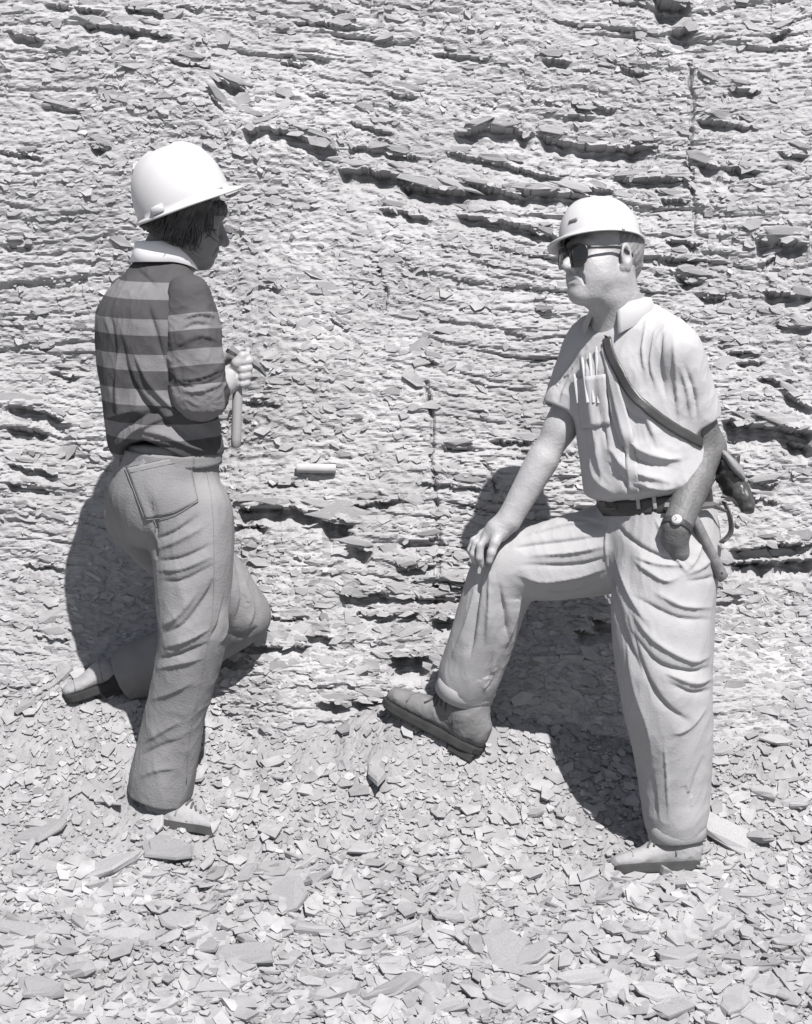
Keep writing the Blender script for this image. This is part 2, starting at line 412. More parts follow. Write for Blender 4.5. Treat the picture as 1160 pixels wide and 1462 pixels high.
# the open bedding cracks that throw the black shadows: pixels along the upper lip, height in pixels, depth in metres
NOTCH = [
 ([(350,188),(380,183),(420,190),(455,203),(478,212)],15,.045), ([(488,238),(530,238),(560,243),(592,246)],19,.06), ([(578,257),(620,262),(668,270)],20,.065),
 ([(665,258),(720,268),(752,276)],15,.05), ([(640,210),(700,222),(760,240),(800,250)],9,.03), ([(652,182),(700,172),(740,178),(757,186)],16,.05),
 ([(775,186),(830,200),(880,204),(938,205)],17,.055), ([(742,266),(800,270),(842,276)],16,.05), ([(545,296),(580,300),(612,312)],11,.035),
 ([(655,304),(720,312),(770,325),(802,338)],14,.045), ([(820,262),(880,268)],9,.03), ([(888,250),(940,252),(984,257)],10,.035), ([(998,172),(1042,180)],11,.04), ([(1040,180),(1075,190)],6,.02),
 ([(998,235),(1024,240)],16,.05), ([(1032,243),(1078,252)],9,.035), ([(938,0),(984,6)],26,.08), ([(958,46),(992,38)],22,.07), ([(1100,50),(1128,42)],12,.04),
 ([(1040,130),(1082,134)],9,.03), ([(1000,112),(1020,122)],6,.02), ([(1082,344),(1150,350)],18,.055), ([(1085,375),(1110,368)],10,.03), ([(1110,225),(1148,228)],9,.03), ([(1115,245),(1130,247)],6,.02), ([(945,284),(986,288)],9,.03), ([(952,344),(998,350)],10,.035),
 ([(950,370),(995,372)],8,.03), ([(968,394),(1003,402)],15,.045), ([(1000,420),(1040,425)],9,.03), ([(1036,600),(1100,608),(1160,618)],24,.075), ([(1040,500),(1085,503)],8,.03), ([(1055,515),(1090,517)],6,.025), ([(1110,462),(1160,470)],9,.03), ([(1095,415),(1160,425)],15,.045),
 ([(1085,540),(1130,545)],8,.03), ([(1120,560),(1160,585)],14,.045), ([(1130,630),(1160,640)],20,.06), ([(1075,690),(1110,692)],10,.03), ([(1070,710),(1110,718)],7,.025), ([(1046,786),(1100,778),(1165,774)],15,.06), ([(1046,803),(1100,800),(1165,798)],18,.07),
 ([(340,724),(400,724),(440,730),(468,736)],19,.06), ([(332,748),(382,752)],10,.035), ([(466,742),(502,748)],36,.09), ([(498,778),(528,786)],19,.055), ([(500,724),(540,718),(572,714)],8,.03),
 ([(488,850),(540,846),(552,848)],17,.055), ([(545,852),(620,856),(660,858)],8,.03), ([(508,874),(560,880),(600,876)],9,.03), ([(618,834),(672,840)],10,.035), ([(622,850),(668,854)],9,.03),
 ([(618,880),(660,886)],20,.055), ([(558,934),(614,938)],28,.08), ([(456,1004),(500,1002),(548,1006)],14,.045), ([(380,690),(430,690)],6,.02), ([(575,775),(625,770)],8,.03), ([(570,815),(620,808)],9,.03), ([(440,905),(480,912)],13,.04),
 ([(355,880),(440,884)],6,.02), ([(0,568),(50,575),(84,592)],17,.05), ([(0,600),(52,606)],11,.04), ([(0,655),(70,668)],9,.03), ([(0,682),(60,692)],8,.03), ([(60,520),(100,526)],6,.02), ([(120,38),(200,48),(246,56)],10,.035), ([(15,48),(62,60)],10,.035),
 ([(180,14),(240,22)],8,.03), ([(70,12),(150,22)],7,.025), ([(310,113),(352,132)],11,.035), ([(400,87),(442,92)],6,.02), ([(556,130),(594,134)],8,.025), ([(440,135),(470,138)],6,.02), ([(300,135),(320,160)],6,.02), ([(778,84),(814,88)],8,.03), ([(885,94),(926,102)],8,.025), ([(820,145),(880,152)],8,.025), ([(800,160),(850,162)],6,.02),
 ([(130,205),(150,212)],12,.035), ([(0,215),(60,225)],6,.02), ([(0,345),(40,348)],6,.02), ([(370,405),(400,412)],7,.02), ([(500,175),(560,186)],6,.02), ([(500,205),(600,220)],7,.025), ([(470,455),(500,470)],6,.02), ([(600,510),(625,520)],8,.025), ([(630,640),(680,642)],6,.02), ([(700,630),(760,632)],7,.025), ([(350,570),(400,578)],6,.02),
 ([(845,880),(880,890)],22,.06), ([(820,900),(850,905)],12,.04), ([(1020,860),(1060,856)],7,.02), ([(310,938),(360,944)],10,.03), ([(320,916),(400,926),(442,924)],10,.035), ([(600,690),(690,700)],7,.022), ([(1005,650),(1040,655)],12,.035),
 ([(40,905),(90,912)],8,.02), ([(20,800),(80,806)],6,.02), ([(420,30),(520,38)],6,.02), ([(620,70),(700,80)],6,.02), ([(240,90),(300,98)],6,.02), ([(60,150),(120,158)],6,.02)]
JOINT = [[(608,545),(618,600),(616,660),(624,720),(628,790),(622,880)], [(985,90),(990,150),(984,220),(992,300),(990,340)], [(540,380),(552,420),(548,450)], [(690,660),(705,690),(708,705)]]
def face_disp(x, s):
    x = np.asarray(x, np.float32); s = np.asarray(s, np.float32)
    d = .05 * noise2(x * .9, s * .9, .2) + .030 * noise2(x * 2.3, s * 3.1, 4.2)
    d = d - .13 * sstep(-.35, -.75, x) * (1 - sstep(1.0, 1.9, s)) - .05 * sstep(-1.0, -2.5, x)
    d = d + .055 * sstep(.55, .05, s) ** 2                                       # foot of the face spreads into talus
    dip = .05 + .13 * sstep(.7, 1.6, s) * np.exp(-((x - .2) / .9) ** 2)
    t = s + dip * x + .045 * noise2(x * 1.3, s * 1.3, 7.1) + .016 * noise2(x * 5, s * 6, 8.8) + .005 * noise2(x * 19, s * 22, 1.8)
    led = np.clip(.34 + .9 * noise2(x * 1.1 + 3, s * 1.5, 2.2), .10, .95)
    led = led + .30 * np.exp(-((x - .75) / .5) ** 2) * sstep(.9, 1.3, s) + .25 * np.exp(-((x - .1) / .4) ** 2 - ((s - .45) / .25) ** 2)
    led = led * (1 - .55 * np.exp(-((x + .15) / .45) ** 2 - ((s - 1.05) / .45) ** 2) - .35 * np.exp(-((x + .8) / .4) ** 2 - ((s - 1.9) / .4) ** 2))      # the smooth crumbling stretches
    for th, amp, cw, sd in ((.105, .022, .33, 1.0), (.046, .012, .16, 2.0), (.019, .0065, .075, 3.0)):
        L = t / th + .6 * noise2(x * .6 / th * .1, t / th * .55, sd + .5); i = np.floor(L); f = L - i
        xc = x / cw + hash2(i, i * 7 + 3) * 11 + .35 * noise2(x / cw * 1.7, t / th, sd); j = np.floor(xc); fx = xc - j
        h = hash2(i, j + int(sd) * 57); h2 = hash2(i, j + 1 + int(sd) * 57); b = sstep(.82, 1.0, fx); h = h * (1 - b) + h2 * b
        prof = (1.0 - .35 * f) * np.where(f < .10, f / .10, 1)                   # lip low, leaning back upward
        tl = (hash2(i + 31, j) - .5) * (fx - .5) * 1.1 + (hash2(i + 77, j) - .65) * (f - .5) * .9          # each block faces its own way
        d = d + amp * led * ((h - .4) * 1.3 + .5 * (prof - .75) + tl)
        crack = np.clip(.55 + 1.1 * noise2(x * 3.1 + sd * 9, t / th * .8, sd + 4.4), 0, 1) * np.minimum(led, 1)
        d = d - (.13 * th + .0015) * crack * np.exp(-(np.minimum(f, 1 - f) * th / .0032) ** 2)                        # open parting between two beds
        d = d - amp * .5 * crack * np.exp(-(np.minimum(fx, 1 - fx) * cw / .003) ** 2) * (h > .45)
    a1 = noise2(x * 16, t * 40, 5.5); a2 = noise2(x * 34, t * 85, 6.5)
    d = d + .0036 * (1 - 2 * np.abs(a1)) + .0019 * (1 - 2 * np.abs(a2)) + .0018 * noise2(x * 50, s * 65, 9.1) + (1.3 - np.minimum(led, 1.3)) * .0030 * (1 - 2 * np.abs(noise2(x * 15 + s * 9 + .5 * noise2(x * 9, s * 9, 2.9), s * 34, 3.9)))
    global FCUT; FCUT = np.zeros_like(d)
    for pix, h, dep in NOTCH:
        P = np.array([face_xs(*p) for p in pix]); o = np.argsort(P[:, 0]); P = P[o]
        x0, x1 = P[0, 0], P[-1, 0]; hm = h / 470.0
        m = (x > x0 - .08) & (x < x1 + .08) & (s > P[:, 1].min() - 2.2 * hm - .03) & (s < P[:, 1].max() + .12)
        if not m.any(): continue
        xm, sm = x[m], s[m]
        lip = np.interp(xm, P[:, 0], P[:, 1]) + .007 * noise2(xm * 28, xm * 0 + h, dep * 99) + .004 * noise2(xm * 80, xm * 0, h)
        dl = lip - sm
        end = sstep(x0 - .015, x0 + .02, xm) * sstep(x1 + .015, x1 - .02, xm) * (.72 + .5 * noise2(xm * 22, xm * 0 + 3, h * 1.7))
        cut = np.where((dl > 0), np.clip(1 - dl / (hm * 1.5), 0, 1) ** .5, 0)
        lipout = np.where((dl <= 0), np.exp(dl / .035), 0)
        d[m] += end * (-dep * 1.25 * cut + dep * .25 * lipout); FCUT[m] = np.maximum(FCUT[m], cut * (end > .3))
    for pix in JOINT:
        P = np.array([face_xs(*p) for p in pix]); o = np.argsort(P[:, 1]); P = P[o]
        m = (s > P[0, 1]) & (s < P[-1, 1]) & (np.abs(x - P[:, 0].mean()) < .12)
        c = np.interp(s[m], P[:, 1], P[:, 0]) + .006 * noise2(s[m] * 25, s[m] * 0, 3.3)
        d[m] -= .03 * np.exp(-((x[m] - c) / .006) ** 2) * (.5 + .8 * np.abs(noise2(s[m] * 9, s[m] * 0, 1.3)))
    return d
def axis(a, b, res, outs, grow=1.22):
    mid = np.arange(a, b + res / 2, res); lo = [a]; hi = [mid[-1]]; st = res
    while lo[-1] > outs[0]: st *= grow; lo.append(lo[-1] - st)
    st = res
    while hi[-1] < outs[1]: st *= grow; hi.append(hi[-1] + st)
    return np.array(lo[1:][::-1] + mid.tolist() + hi[1:], np.float32)
def sheet(name, P, mat):
    a, b = P.shape[:2]; I = np.arange(a * b).reshape(a, b)
    Q = np.stack([I[:-1, :-1], I[1:, :-1], I[1:, 1:], I[:-1, 1:]], -1).reshape(-1, 4)
    return put(name, P.reshape(-1, 3), Q, mat)

FX = axis(-1.45, 1.45, .0048, (-9, 9), 1.08); FS = axis(-.05, 2.7, .0047, (-.9, 7))
GX, GS = np.meshgrid(FX, FS, indexing='ij'); FD = face_disp(GX, GS)
edge = np.maximum(np.abs(GX) - 3, 0)
FP = C_O + GX[..., None] * np.array((1.0, 0, 0)) + GS[..., None] * C_S + (FD + .05 * edge)[..., None] * C_N
rock_face = sheet('rock_face', FP.astype(np.float32), M['rock'])
rock_face.data.shade_flat(); rock_face['kind'] = 'structure'; rock_face['label'] = 'pale bedded shale rock face rising behind both men'
def face_d(x, s):
    i = np.clip(np.searchsorted(FX, x), 0, len(FX) - 1); j = np.clip(np.searchsorted(FS, s), 0, len(FS) - 1); return FD[i, j]
def face_cut(x, s):
    i = np.clip(np.searchsorted(FX, x), 0, len(FX) - 1); j = np.clip(np.searchsorted(FS, s), 0, len(FS) - 1); return FCUT[i, j]
def face_p(x, s, lift=0.0):
    x = np.asarray(x, float); s = np.asarray(s, float)
    return C_O + x[..., None] * np.array((1.0, 0, 0)) + s[..., None] * C_S + (face_d(x, s) + lift)[..., None] * C_N

TX = axis(-1.45, 1.45, .0075, (-40, 40)); TY = axis(-1.0, .85, .0075, (-60, 1.3))
gx, gy = np.meshgrid(TX, TY, indexing='ij'); gz = ground_z(gx, gy)
gz = gz + .006 * noise2(gx * 45, gy * 45, 2.5) * (np.abs(gx) < 1.6) + .004 * noise2(gx * 90, gy * 80, 3.5) * (np.abs(gx) < 1.6)
ground = sheet('ground', np.stack([gx, gy, gz], -1), M['ground'])
ground.data.shade_flat(); ground['kind'] = 'structure'; ground['label'] = 'pale slope of broken shale at the foot of the rock face'

# ---- loose plates of shale: one polygonal plate = 6 to 8 corners, a chamfered top and a broken edge
def plate_batch(P, U, Vv, N, la, lb, th, n=6):
    """P centres (m,3); U,V,N frames; half lengths la, lb; thickness th -> one mesh of m plates"""
    m = len(P); ang = np.linspace(0, 2 * np.pi, n, endpoint=False)[None] + rng.uniform(-.38, .38, (m, n)) + rng.uniform(0, 6.28, (m, 1))
    rad = rng.uniform(.62, 1.12, (m, n)); c, s_ = np.cos(ang) * rad, np.sin(ang) * rad
    def ringpts(k, h):
        return P[:, None] + (c * la[:, None] * k)[..., None] * U[:, None] + (s_ * lb[:, None] * k)[..., None] * Vv[:, None] + h[..., None] * N[:, None]
    hj = rng.uniform(-.35, .35, (m, n)) * th[:, None]
    bot = ringpts(.92, -th[:, None] * .6 + hj * .2); top = ringpts(1.0, th[:, None] * .5 + hj)
    V = np.concatenate([bot, top], 1).reshape(-1, 3); b = (np.arange(m) * 2 * n)[:, None]; i = np.arange(n)[None]; j = (i + 1) % n
    side = np.stack([b + i, b + j, b + n + j, b + n + i], -1).reshape(-1, 4)
    tri = []
    for k in range(1, n - 1): tri.append(np.concatenate([b + n, b + n + k, b + n + k + 1], 1))
    tri = np.concatenate(tri)
    return V, side, tri
def plates_mesh(name, P, U, Vv, N, la, lb, th, mat, parent, tones, n=5):
    V, side, tri = plate_batch(P, U, Vv, N, la, lb, th, n)
    me = bpy.data.meshes.new(name); nq, nt_ = len(side), len(tri)
    me.vertices.add(len(V)); me.vertices.foreach_set('co', V.astype(np.float32).ravel())
    me.loops.add(nq * 4 + nt_ * 3); me.loops.foreach_set('vertex_index', np.concatenate([side.ravel(), tri.ravel()]).astype(np.int32))
    me.polygons.add(nq + nt_); me.polygons.foreach_set('loop_start', np.concatenate([np.arange(nq) * 4, nq * 4 + np.arange(nt_) * 3]).astype(np.int32))
    me.update(calc_edges=True); me.shade_flat(); attr(me, 'tone', np.repeat(tones, 2 * n))
    o = link(name, me, mat, parent); o['kind'] = 'stuff'; return o
def frames(N, spin):
    ref = np.tile(np.array((1.0, 0, 0)), (len(N), 1)); U = ref - N * (ref * N).sum(1)[:, None]; U /= np.linalg.norm(U, axis=1)[:, None]
    V = np.cross(N, U); c, s_ = np.cos(spin)[:, None], np.sin(spin)[:, None]
    return U * c + V * s_, V * c - U * s_
def unit(N): return N / np.linalg.norm(N, axis=1)[:, None]

m = 24000                                                           # flakes shingled over the face
x = rng.uniform(-1.5, 1.5, m); s = rng.uniform(-.05, 2.7, m); s[:4500] = rng.uniform(-.2, .42, 4500)
keep = rng.uniform(0, 1, m) < np.clip(.45 + 1.0 * noise2(x * 1.7 + 9, s * 1.9, 6.6) + .35 * np.exp(-((x + .1) / .5) ** 2 - ((s - 1.1) / .5) ** 2) + .5 * (s < .45), .08, 1) * np.where(s > .5, .62, 1)
keep &= face_cut(x, s) < .15; x, s = x[keep], s[keep]; m = len(x)
la = np.exp(rng.normal(math.log(.0140), .50, m)).clip(.005, .05); lb = la * rng.uniform(.22, .6, m); th = la * rng.uniform(.06, .18, m) + .001
N = unit(C_N + np.stack([rng.normal(0, .10, m), np.zeros(m), rng.normal(-.06, .12, m)], 1))
U, W_ = frames(N, rng.normal(-.06, .25, m))
plates_mesh('rock_flakes', face_p(x, s, .0005), U, W_, N, la, lb, th, M['flake'], rock_face, rng.normal(1.16, .12, m).clip(.8, 1.5))

m = 10000                                                           # fine rubble where the face is crumbling rather than bedded
x = rng.uniform(-1.4, 1.4, m); s = rng.uniform(.1, 2.6, m); rub = noise2(x * 1.1 + 3, s * 1.5, 2.2)
keep = (rng.uniform(0, 1, m) < np.clip(.75 - 1.5 * rub, .1, 1)) & (face_cut(x, s) < .1); x, s = x[keep], s[keep]; m = len(x)
la = np.exp(rng.normal(math.log(.0088), .40, m)).clip(.004, .025); lb = la * rng.uniform(.3, .8, m); th = la * rng.uniform(.10, .28, m) + .001
N = unit(C_N + np.stack([rng.normal(0, .17, m), np.zeros(m), rng.normal(-.04, .22, m)], 1)); U, W_ = frames(N, rng.normal(-.1, .6, m))
plates_mesh('rock_rubble', face_p(x, s, .0012), U, W_, N, la, lb, th, M['flake'], rock_face, rng.normal(1.16, .14, m).clip(.75, 1.6))

m = 36000                                                           # chips of the scree, dust-fine to palm-sized, in drifts
x = rng.uniform(-1.42, 1.42, m); y = .74 - 1.68 * rng.uniform(0, 1, m) ** .85
drift = fbm2(x * 2.6, y * 3.4, 3, 5.1)
la = np.exp(rng.normal(np.log(.0082 + .0035 * (y < -.05) + .004 * np.clip(drift, -.6, 1.2)), .62)).clip(.003, .042)
keep = (rng.uniform(0, 1, m) < np.clip(.70 + .9 * drift, .25, 1)) | (la > .014); x, y, la, drift = x[keep], y[keep], la[keep], drift[keep]; m = len(x)
lb = la * rng.uniform(.35, .9, m); th = la * rng.uniform(.07, .28, m) + .001
e = .02; Ng = unit(np.stack([-(ground_z(x + e, y) - ground_z(x - e, y)) / (2 * e), -(ground_z(x, y + e) - ground_z(x, y - e)) / (2 * e), np.ones(m)], 1) + rng.normal(0, .14, (m, 3)))
U, W_ = frames(Ng, rng.uniform(0, 6.28, m))
P = np.stack([x, y, ground_z(x, y) + rng.uniform(-.2, .5, m) * la * .5 + .003], 1)
plates_mesh('scree_chips', P, U, W_, Ng, la, lb, th, M['flake'], ground, (rng.normal(1, .11, m) + .10 * drift).clip(.6, 1.4))

# ---- plates and stones that can be picked out singly: a few shared shapes, each copy its own object
def stone_shape(i, chunky):
    r = np.random.default_rng(100 + i); n = r.integers(6, 9); a = np.sort(np.linspace(0, 2 * np.pi, n, endpoint=False) + r.uniform(-.3, .3, n))
    rad = r.uniform(.66, 1.1, n); h = 1.0
    lv = [(-.5, .80), (-.05, 1.0), (.32, .97), (.5, .74)]
    V = [];
    for z, k in lv:
        kk = k + r.uniform(-.07, .07, n)
        V += [(math.cos(a[j]) * rad[j] * kk[j], math.sin(a[j]) * rad[j] * kk[j] * .7, (z + r.uniform(-.13, .13) * (1.5 if chunky else 1))) for j in range(n)]
    F = [[l * n + j, l * n + (j + 1) % n, (l + 1) * n + (j + 1) % n, (l + 1) * n + j] for l in range(3) for j in range(n)]
    F += [[3 * n + j for j in range(n)], [j for j in range(n)][::-1]]
    return new_mesh('stone', np.array(V), F, smooth=False)
SHAPES = [stone_shape(i, i % 3 == 0) for i in range(16)]
for me in SHAPES: me.materials.append(M['stone'])
def place_stone(name, parent, p, N, spin, size):
    o = bpy.data.objects.new(name, SHAPES[int(rng.integers(0, 16))]); COL.objects.link(o); o.parent = parent
    N = nrm(N); U, V = frames(N[None], np.array([spin])); R = Matrix((U[0], V[0], N)).transposed().to_4x4()
    o.matrix_world = Matrix.Translation(Vector(p)) @ R @ Matrix.Diagonal((*size, 1))
    return o
k = 0
for pix, h, dep in NOTCH:                                           # broken plates along the lip of each open crack
    P = np.array([face_xs(*p) for p in pix]); P = P[np.argsort(P[:, 0])]
    nn = max(1, int((P[-1, 0] - P[0, 0]) / .085))
    for q in range(nn):
        xx = P[0, 0] + (P[-1, 0] - P[0, 0]) * (q + rng.uniform(.2, .8)) / nn; ss = np.interp(xx, P[:, 0], P[:, 1]) + rng.uniform(.012, .03)
        sl = np.interp(xx + .02, P[:, 0], P[:, 1]) - np.interp(xx - .02, P[:, 0], P[:, 1])
        p = face_p(np.array([xx]), np.array([ss]))[0]; l = rng.uniform(.030, .065) * (.7 + h / 30)
        place_stone('rock_plate', rock_face, p + C_N * rng.uniform(-.002, .006), C_N + np.array((rng.normal(0, .10), 0, rng.normal(-.10, .10))), math.atan2(sl, .04) + rng.normal(0, .1), (l, l * rng.uniform(.28, .5), rng.uniform(.006, .014)))
        k += 1
while k < 300:
    xx, ss = rng.uniform(-1.15, 1.25), rng.uniform(.1, 2.3)
    p = face_p(np.array([xx]), np.array([ss]))[0]; l = rng.uniform(.018, .042)
    place_stone('rock_plate', rock_face, p, C_N + np.array((rng.normal(0, .15), 0, rng.normal(-.15, .15))), rng.normal(-.05, .2), (l, l * rng.uniform(.3, .6), rng.uniform(.004, .010))); k += 1
STONES = [(735,1365,.095),(915,1330,.05),(835,1400,.06),(725,1425,.055),(635,1440,.05),(520,1215,.05),(350,1365,.07),(410,1260,.07),(640,1310,.045),(1000,1260,.045),(1075,1280,.035),(1130,1345,.05),
          (1090,1410,.06),(945,1420,.06),(1010,1330,.04),(1135,1150,.045),(1090,1135,.04),(240,1215,.075),(160,1240,.08),(60,1190,.07),(70,1240,.07),(60,1415,.06),(110,1390,.06),(250,1320,.06),(480,1420,.06),(560,1380,.05),(300,1410,.07),(180,1340,.07),
          (390,1245,.05),(1030,1075,.04),(1110,1060,.04),(575,1330,.05),(960,1445,.06),(820,1330,.035),(440,1330,.05),(30,1330,.07),(870,1290,.03),(680,1270,.03)]
k = 0
def ground_hit(px, py):
    d = ray(px, py); lo, hi = 3.6, 7.0
    for _ in range(40):
        mdl = (lo + hi) / 2; p = CAM + d * mdl
        if p[2] > ground_z(np.array([p[0]]), np.array([p[1]]))[0]: lo = mdl
        else: hi = mdl
    return CAM + d * lo
for px, py, l in STONES:
    p = ground_hit(px, py); place_stone('stone', ground, p + np.array((0, 0, .006)), np.array((rng.normal(0, .12), rng.normal(-.25, .12), 1)), rng.uniform(-.6, .6), (l * 1.25, l * rng.uniform(.8, 1.25), rng.uniform(.014, .028))); k += 1
while k < 300:
    px, py = rng.uniform(-20, 1180), 1080 + 380 * rng.uniform(0, 1) ** .6
    p = ground_hit(px, py); l = np.exp(rng.normal(math.log(.030), .50)).clip(.014, .10)
    place_stone('stone', ground, p + np.array((0, 0, .004)), np.array((rng.normal(0, .2), rng.normal(-.28, .2), 1)), rng.uniform(0, 6.28), (l, l * rng.uniform(.6, 1.1), min(.03, l * rng.uniform(.12, .4)))); k += 1

# ------------------------------------------------------------------ people: shared pieces
Zup = np.array((0, 0, 1.0))
def frame_from(fwd, roll=0.0):
    """forward, left, up of a head, hat or foot that points along fwd; roll > 0 lifts its left side"""
    f = nrm(fwd); l = nrm(np.cross(Zup, f)); u = np.cross(f, l)
    c, s_ = math.cos(roll), math.sin(roll); return np.array((f, l * c + u * s_, u * c - l * s_))
def loc(O, A, p): return O + A[0] * p[0] + A[1] * p[1] + A[2] * p[2]
def head_field(fd, O, A, neck, heavy=0.0, ears=True):
    P = lambda *p: loc(O, A, p)
    fd.ell(P(-.012, 0, .035), A, (.098, .077, .095), .02)
    fd.ell(P(.034, 0, -.042), A, (.062, .060 + .006 * heavy, .082), .03)
    for s_ in (-1, 1):
        fd.cap(P(-.008, s_ * .054, -.058), P(.074, s_ * .012, -.104), .022 + .004 * heavy, .017, .03)
        fd.cap(P(.030, s_ * .044, -.026), P(.062, s_ * .034, -.034), .022, .022, .03)
        fd.cap(P(.040, s_ * .040, -.060), P(.064, s_ * .026, -.068), .022 + .003 * heavy, .022, .03)
    fd.ell(P(.084, 0, -.103), A, (.018, .022, .017), .02)
    fd.cap(P(.080, -.034, .022), P(.080, .034, .022), .016, .016, .018)
    fd.ell(P(.084, 0, -.066), A, (.022, .030, .022), .02)
    for s_ in (-1, 1):
        fd.ell(P(.104, s_ * .032, .001), A, (.016, .018, .013), .014, 's')
        fd.ell(P(.0745, s_ * .031, .000), A, (.013, .014, .0125), .004)
    fd.cap(P(.090, 0, .012), P(.121, 0, -.036), .0100, .0140, .012)
    for s_ in (-1, 1): fd.ell(P(.105, s_ * .0135, -.041), A, (.013, .0095, .0095), .007)
    fd.cap(P(.1005, -.018, -.0655), P(.1005, .018, -.0655), .0065, .0065, .008)
    fd.cap(P(.099, -.015, -.0785), P(.099, .015, -.0785), .0072, .0072, .008)
    fd.cap(P(.110, -.021, -.0718), P(.110, .021, -.0718), .0052, .0052, .004, 's')
    for s_ in (-1, 1): fd.chain([P(.101, s_ * .022, -.044), P(.091, s_ * .033, -.066), P(.084, s_ * .035, -.084)], [.0025, .0032, .002], .009, op='s')
    if heavy: fd.ell(P(.040, 0, -.108), A, (.045, .042, .022), .03)
    if ears:
        for s_ in (-1, 1):
            B = np.array((nrm(A[0] - .25 * A[2] + s_ * .35 * A[1]), nrm(A[1] * s_ - .35 * A[0]), nrm(A[2] + .25 * A[0])))
            fd.ell(P(-.012, s_ * .083, -.008), B, (.023, .0100, .037), .006)
            fd.ell(P(-.007, s_ * .0945, -.003), B, (.0135, .0105, .021), .003, 's')
            fd.ell(P(-.004, s_ * .080, -.036), B, (.010, .007, .011), .006)
    fd.chain([P(-.022, 0, -.045), P(-.030, 0, -.10), neck], [.058 + .004 * heavy, .056 + .006 * heavy, .064 + .006 * heavy], .03)
def hand_chain(fd, pts, r, k=.005): fd.chain(pts, r, k)
def body_mesh(fd, fine, coarse=.009):
    """one skin: coarse where clothes hide it, fine (lo, hi, res) boxes where it shows"""
    V, Q = fd.mesh(coarse); C = V[Q].mean(1); keep = np.ones(len(Q), bool)
    for lo, hi, res in fine: keep &= ~np.all((C > np.asarray(lo) + .008) & (C < np.asarray(hi) - .008), 1)
    parts = [(V, Q[keep])]
    for lo, hi, res in fine: parts.append(fd.mesh(res, np.asarray(lo, float), np.asarray(hi, float)))
    n = 0; Vs = []; Qs = []
    for v, q in parts: Vs.append(v); Qs.append(q + n); n += len(v)
    return np.concatenate(Vs), np.concatenate(Qs)
def box_around(pts, pad):
    P = np.asarray(pts); return P.min(0) - pad, P.max(0) + pad
def hard_hat(O, A, hl, hw, hh, brim, person, peak_pow=3.0, ridge=.004, droop=.30):
    """shell, flared rim and front peak, with a hollow inside"""
    nph = 96; ph = np.linspace(0, 2 * np.pi, nph, endpoint=False); c, s_ = np.cos(ph), np.sin(ph)
    rows = []
    el = np.linspace(math.pi / 2, 0, 26)
    for e in el:
        k = math.cos(e) ** .80 if e < math.pi / 2 - 1e-6 else 1e-3; z = math.sin(e) ** .92 * hh if e > 0 else 0.0
        r = np.stack([c * hl * k, s_ * hw * k, np.full(nph, z)], 1)
        r[:, 2] += ridge * np.exp(-(r[:, 1] / .018) ** 2) * math.sin(e) ** .5 * (math.cos(e) > .15)
        rows.append(r)
    ext = .010 + brim * np.maximum(c, 0) ** peak_pow; drop = .006 + droop * (ext - .010)
    d = np.stack([c, s_, np.zeros(nph)], 1)
    for f, h in ((.35, .25), (.75, .7), (1.0, 1.0)):
        r = rows[25] + d * (ext * f)[:, None]; r = r.copy(); r[:, 2] = -drop * h; rows.append(r)
    r = rows[-1].copy(); r[:, 2] -= .006; rows.append(r)
    for f, h in ((.7, .75), (.25, .2)):
        r = rows[25] + d * (ext * f)[:, None] * .98; r = r.copy(); r[:, 2] = -drop * h - .0065; rows.append(r)
    for e in np.linspace(.03, math.pi / 2, 12):
        k = max(math.cos(e) ** .80, 1e-3); rows.append(np.stack([c * (hl - .004) * k, s_ * (hw - .004) * k, np.full(nph, math.sin(e) ** .92 * (hh - .004))], 1))
    R = np.stack(rows); V = R.reshape(-1, 3); n = len(rows); I = np.arange(n * nph).reshape(n, nph)
    Q = np.stack([I[:-1], I[1:], np.roll(I[1:], -1, 1), np.roll(I[:-1], -1, 1)], -1).reshape(-1, 4)
    V = O + V @ A
    hat = put('hard_hat', V, Q, M['hat'], person)
    liner = [loc(O, A, (math.cos(t) * (hl - .012), math.sin(t) * (hw - .012), .014)) for t in np.linspace(0, 2 * np.pi, 40)]
    v, f = ribbon(np.array(liner), None, .026, .003, up=A[2]); put('inner_band', v, f, M['hatline'], hat)
    return hat
def ribbon(P, N, width, thick, up=None):
    """flat strap along P; across-direction from normals N (or fixed up)"""
    P = np.asarray(P, float); T = np.gradient(P, axis=0); T /= np.linalg.norm(T, axis=1)[:, None] + 1e-12
    if N is None:
        A_ = np.tile(up, (len(P), 1)); N = np.cross(T, A_); N /= np.linalg.norm(N, axis=1)[:, None] + 1e-12
    else:
        A_ = np.cross(N, T); A_ /= np.linalg.norm(A_, axis=1)[:, None] + 1e-12
    w_ = np.linspace(-.5, .5, 5); G = P[:, None] + A_[:, None] * (w_[None, :, None] * width)
    return slab_grid(G, N[:, None], thick)
def block(O, A, size, bev=.2):
    """bevelled box in the frame A (three axes), centre O"""
    s_ = np.array(size) / 2; b = min(s_) * bev; V = []; 
    for z, k in ((-1, 1), (-1, 0), (1, 0), (1, 1)):
        zz = z * (s_[2] if k else s_[2] - b); q = b if k else 0
        for (x_, y_) in ((-1, -1), (1, -1), (1, 1), (-1, 1)): V.append((x_ * (s_[0] - q), y_ * (s_[1] - q), zz))
    F = [[l * 4 + j, l * 4 + (j + 1) % 4, (l + 1) * 4 + (j + 1) % 4, (l + 1) * 4 + j] for l in range(3) for j in range(4)] + [[3, 2, 1, 0], [12, 13, 14, 15]]
    return O + np.array(V) @ np.asarray(A), F
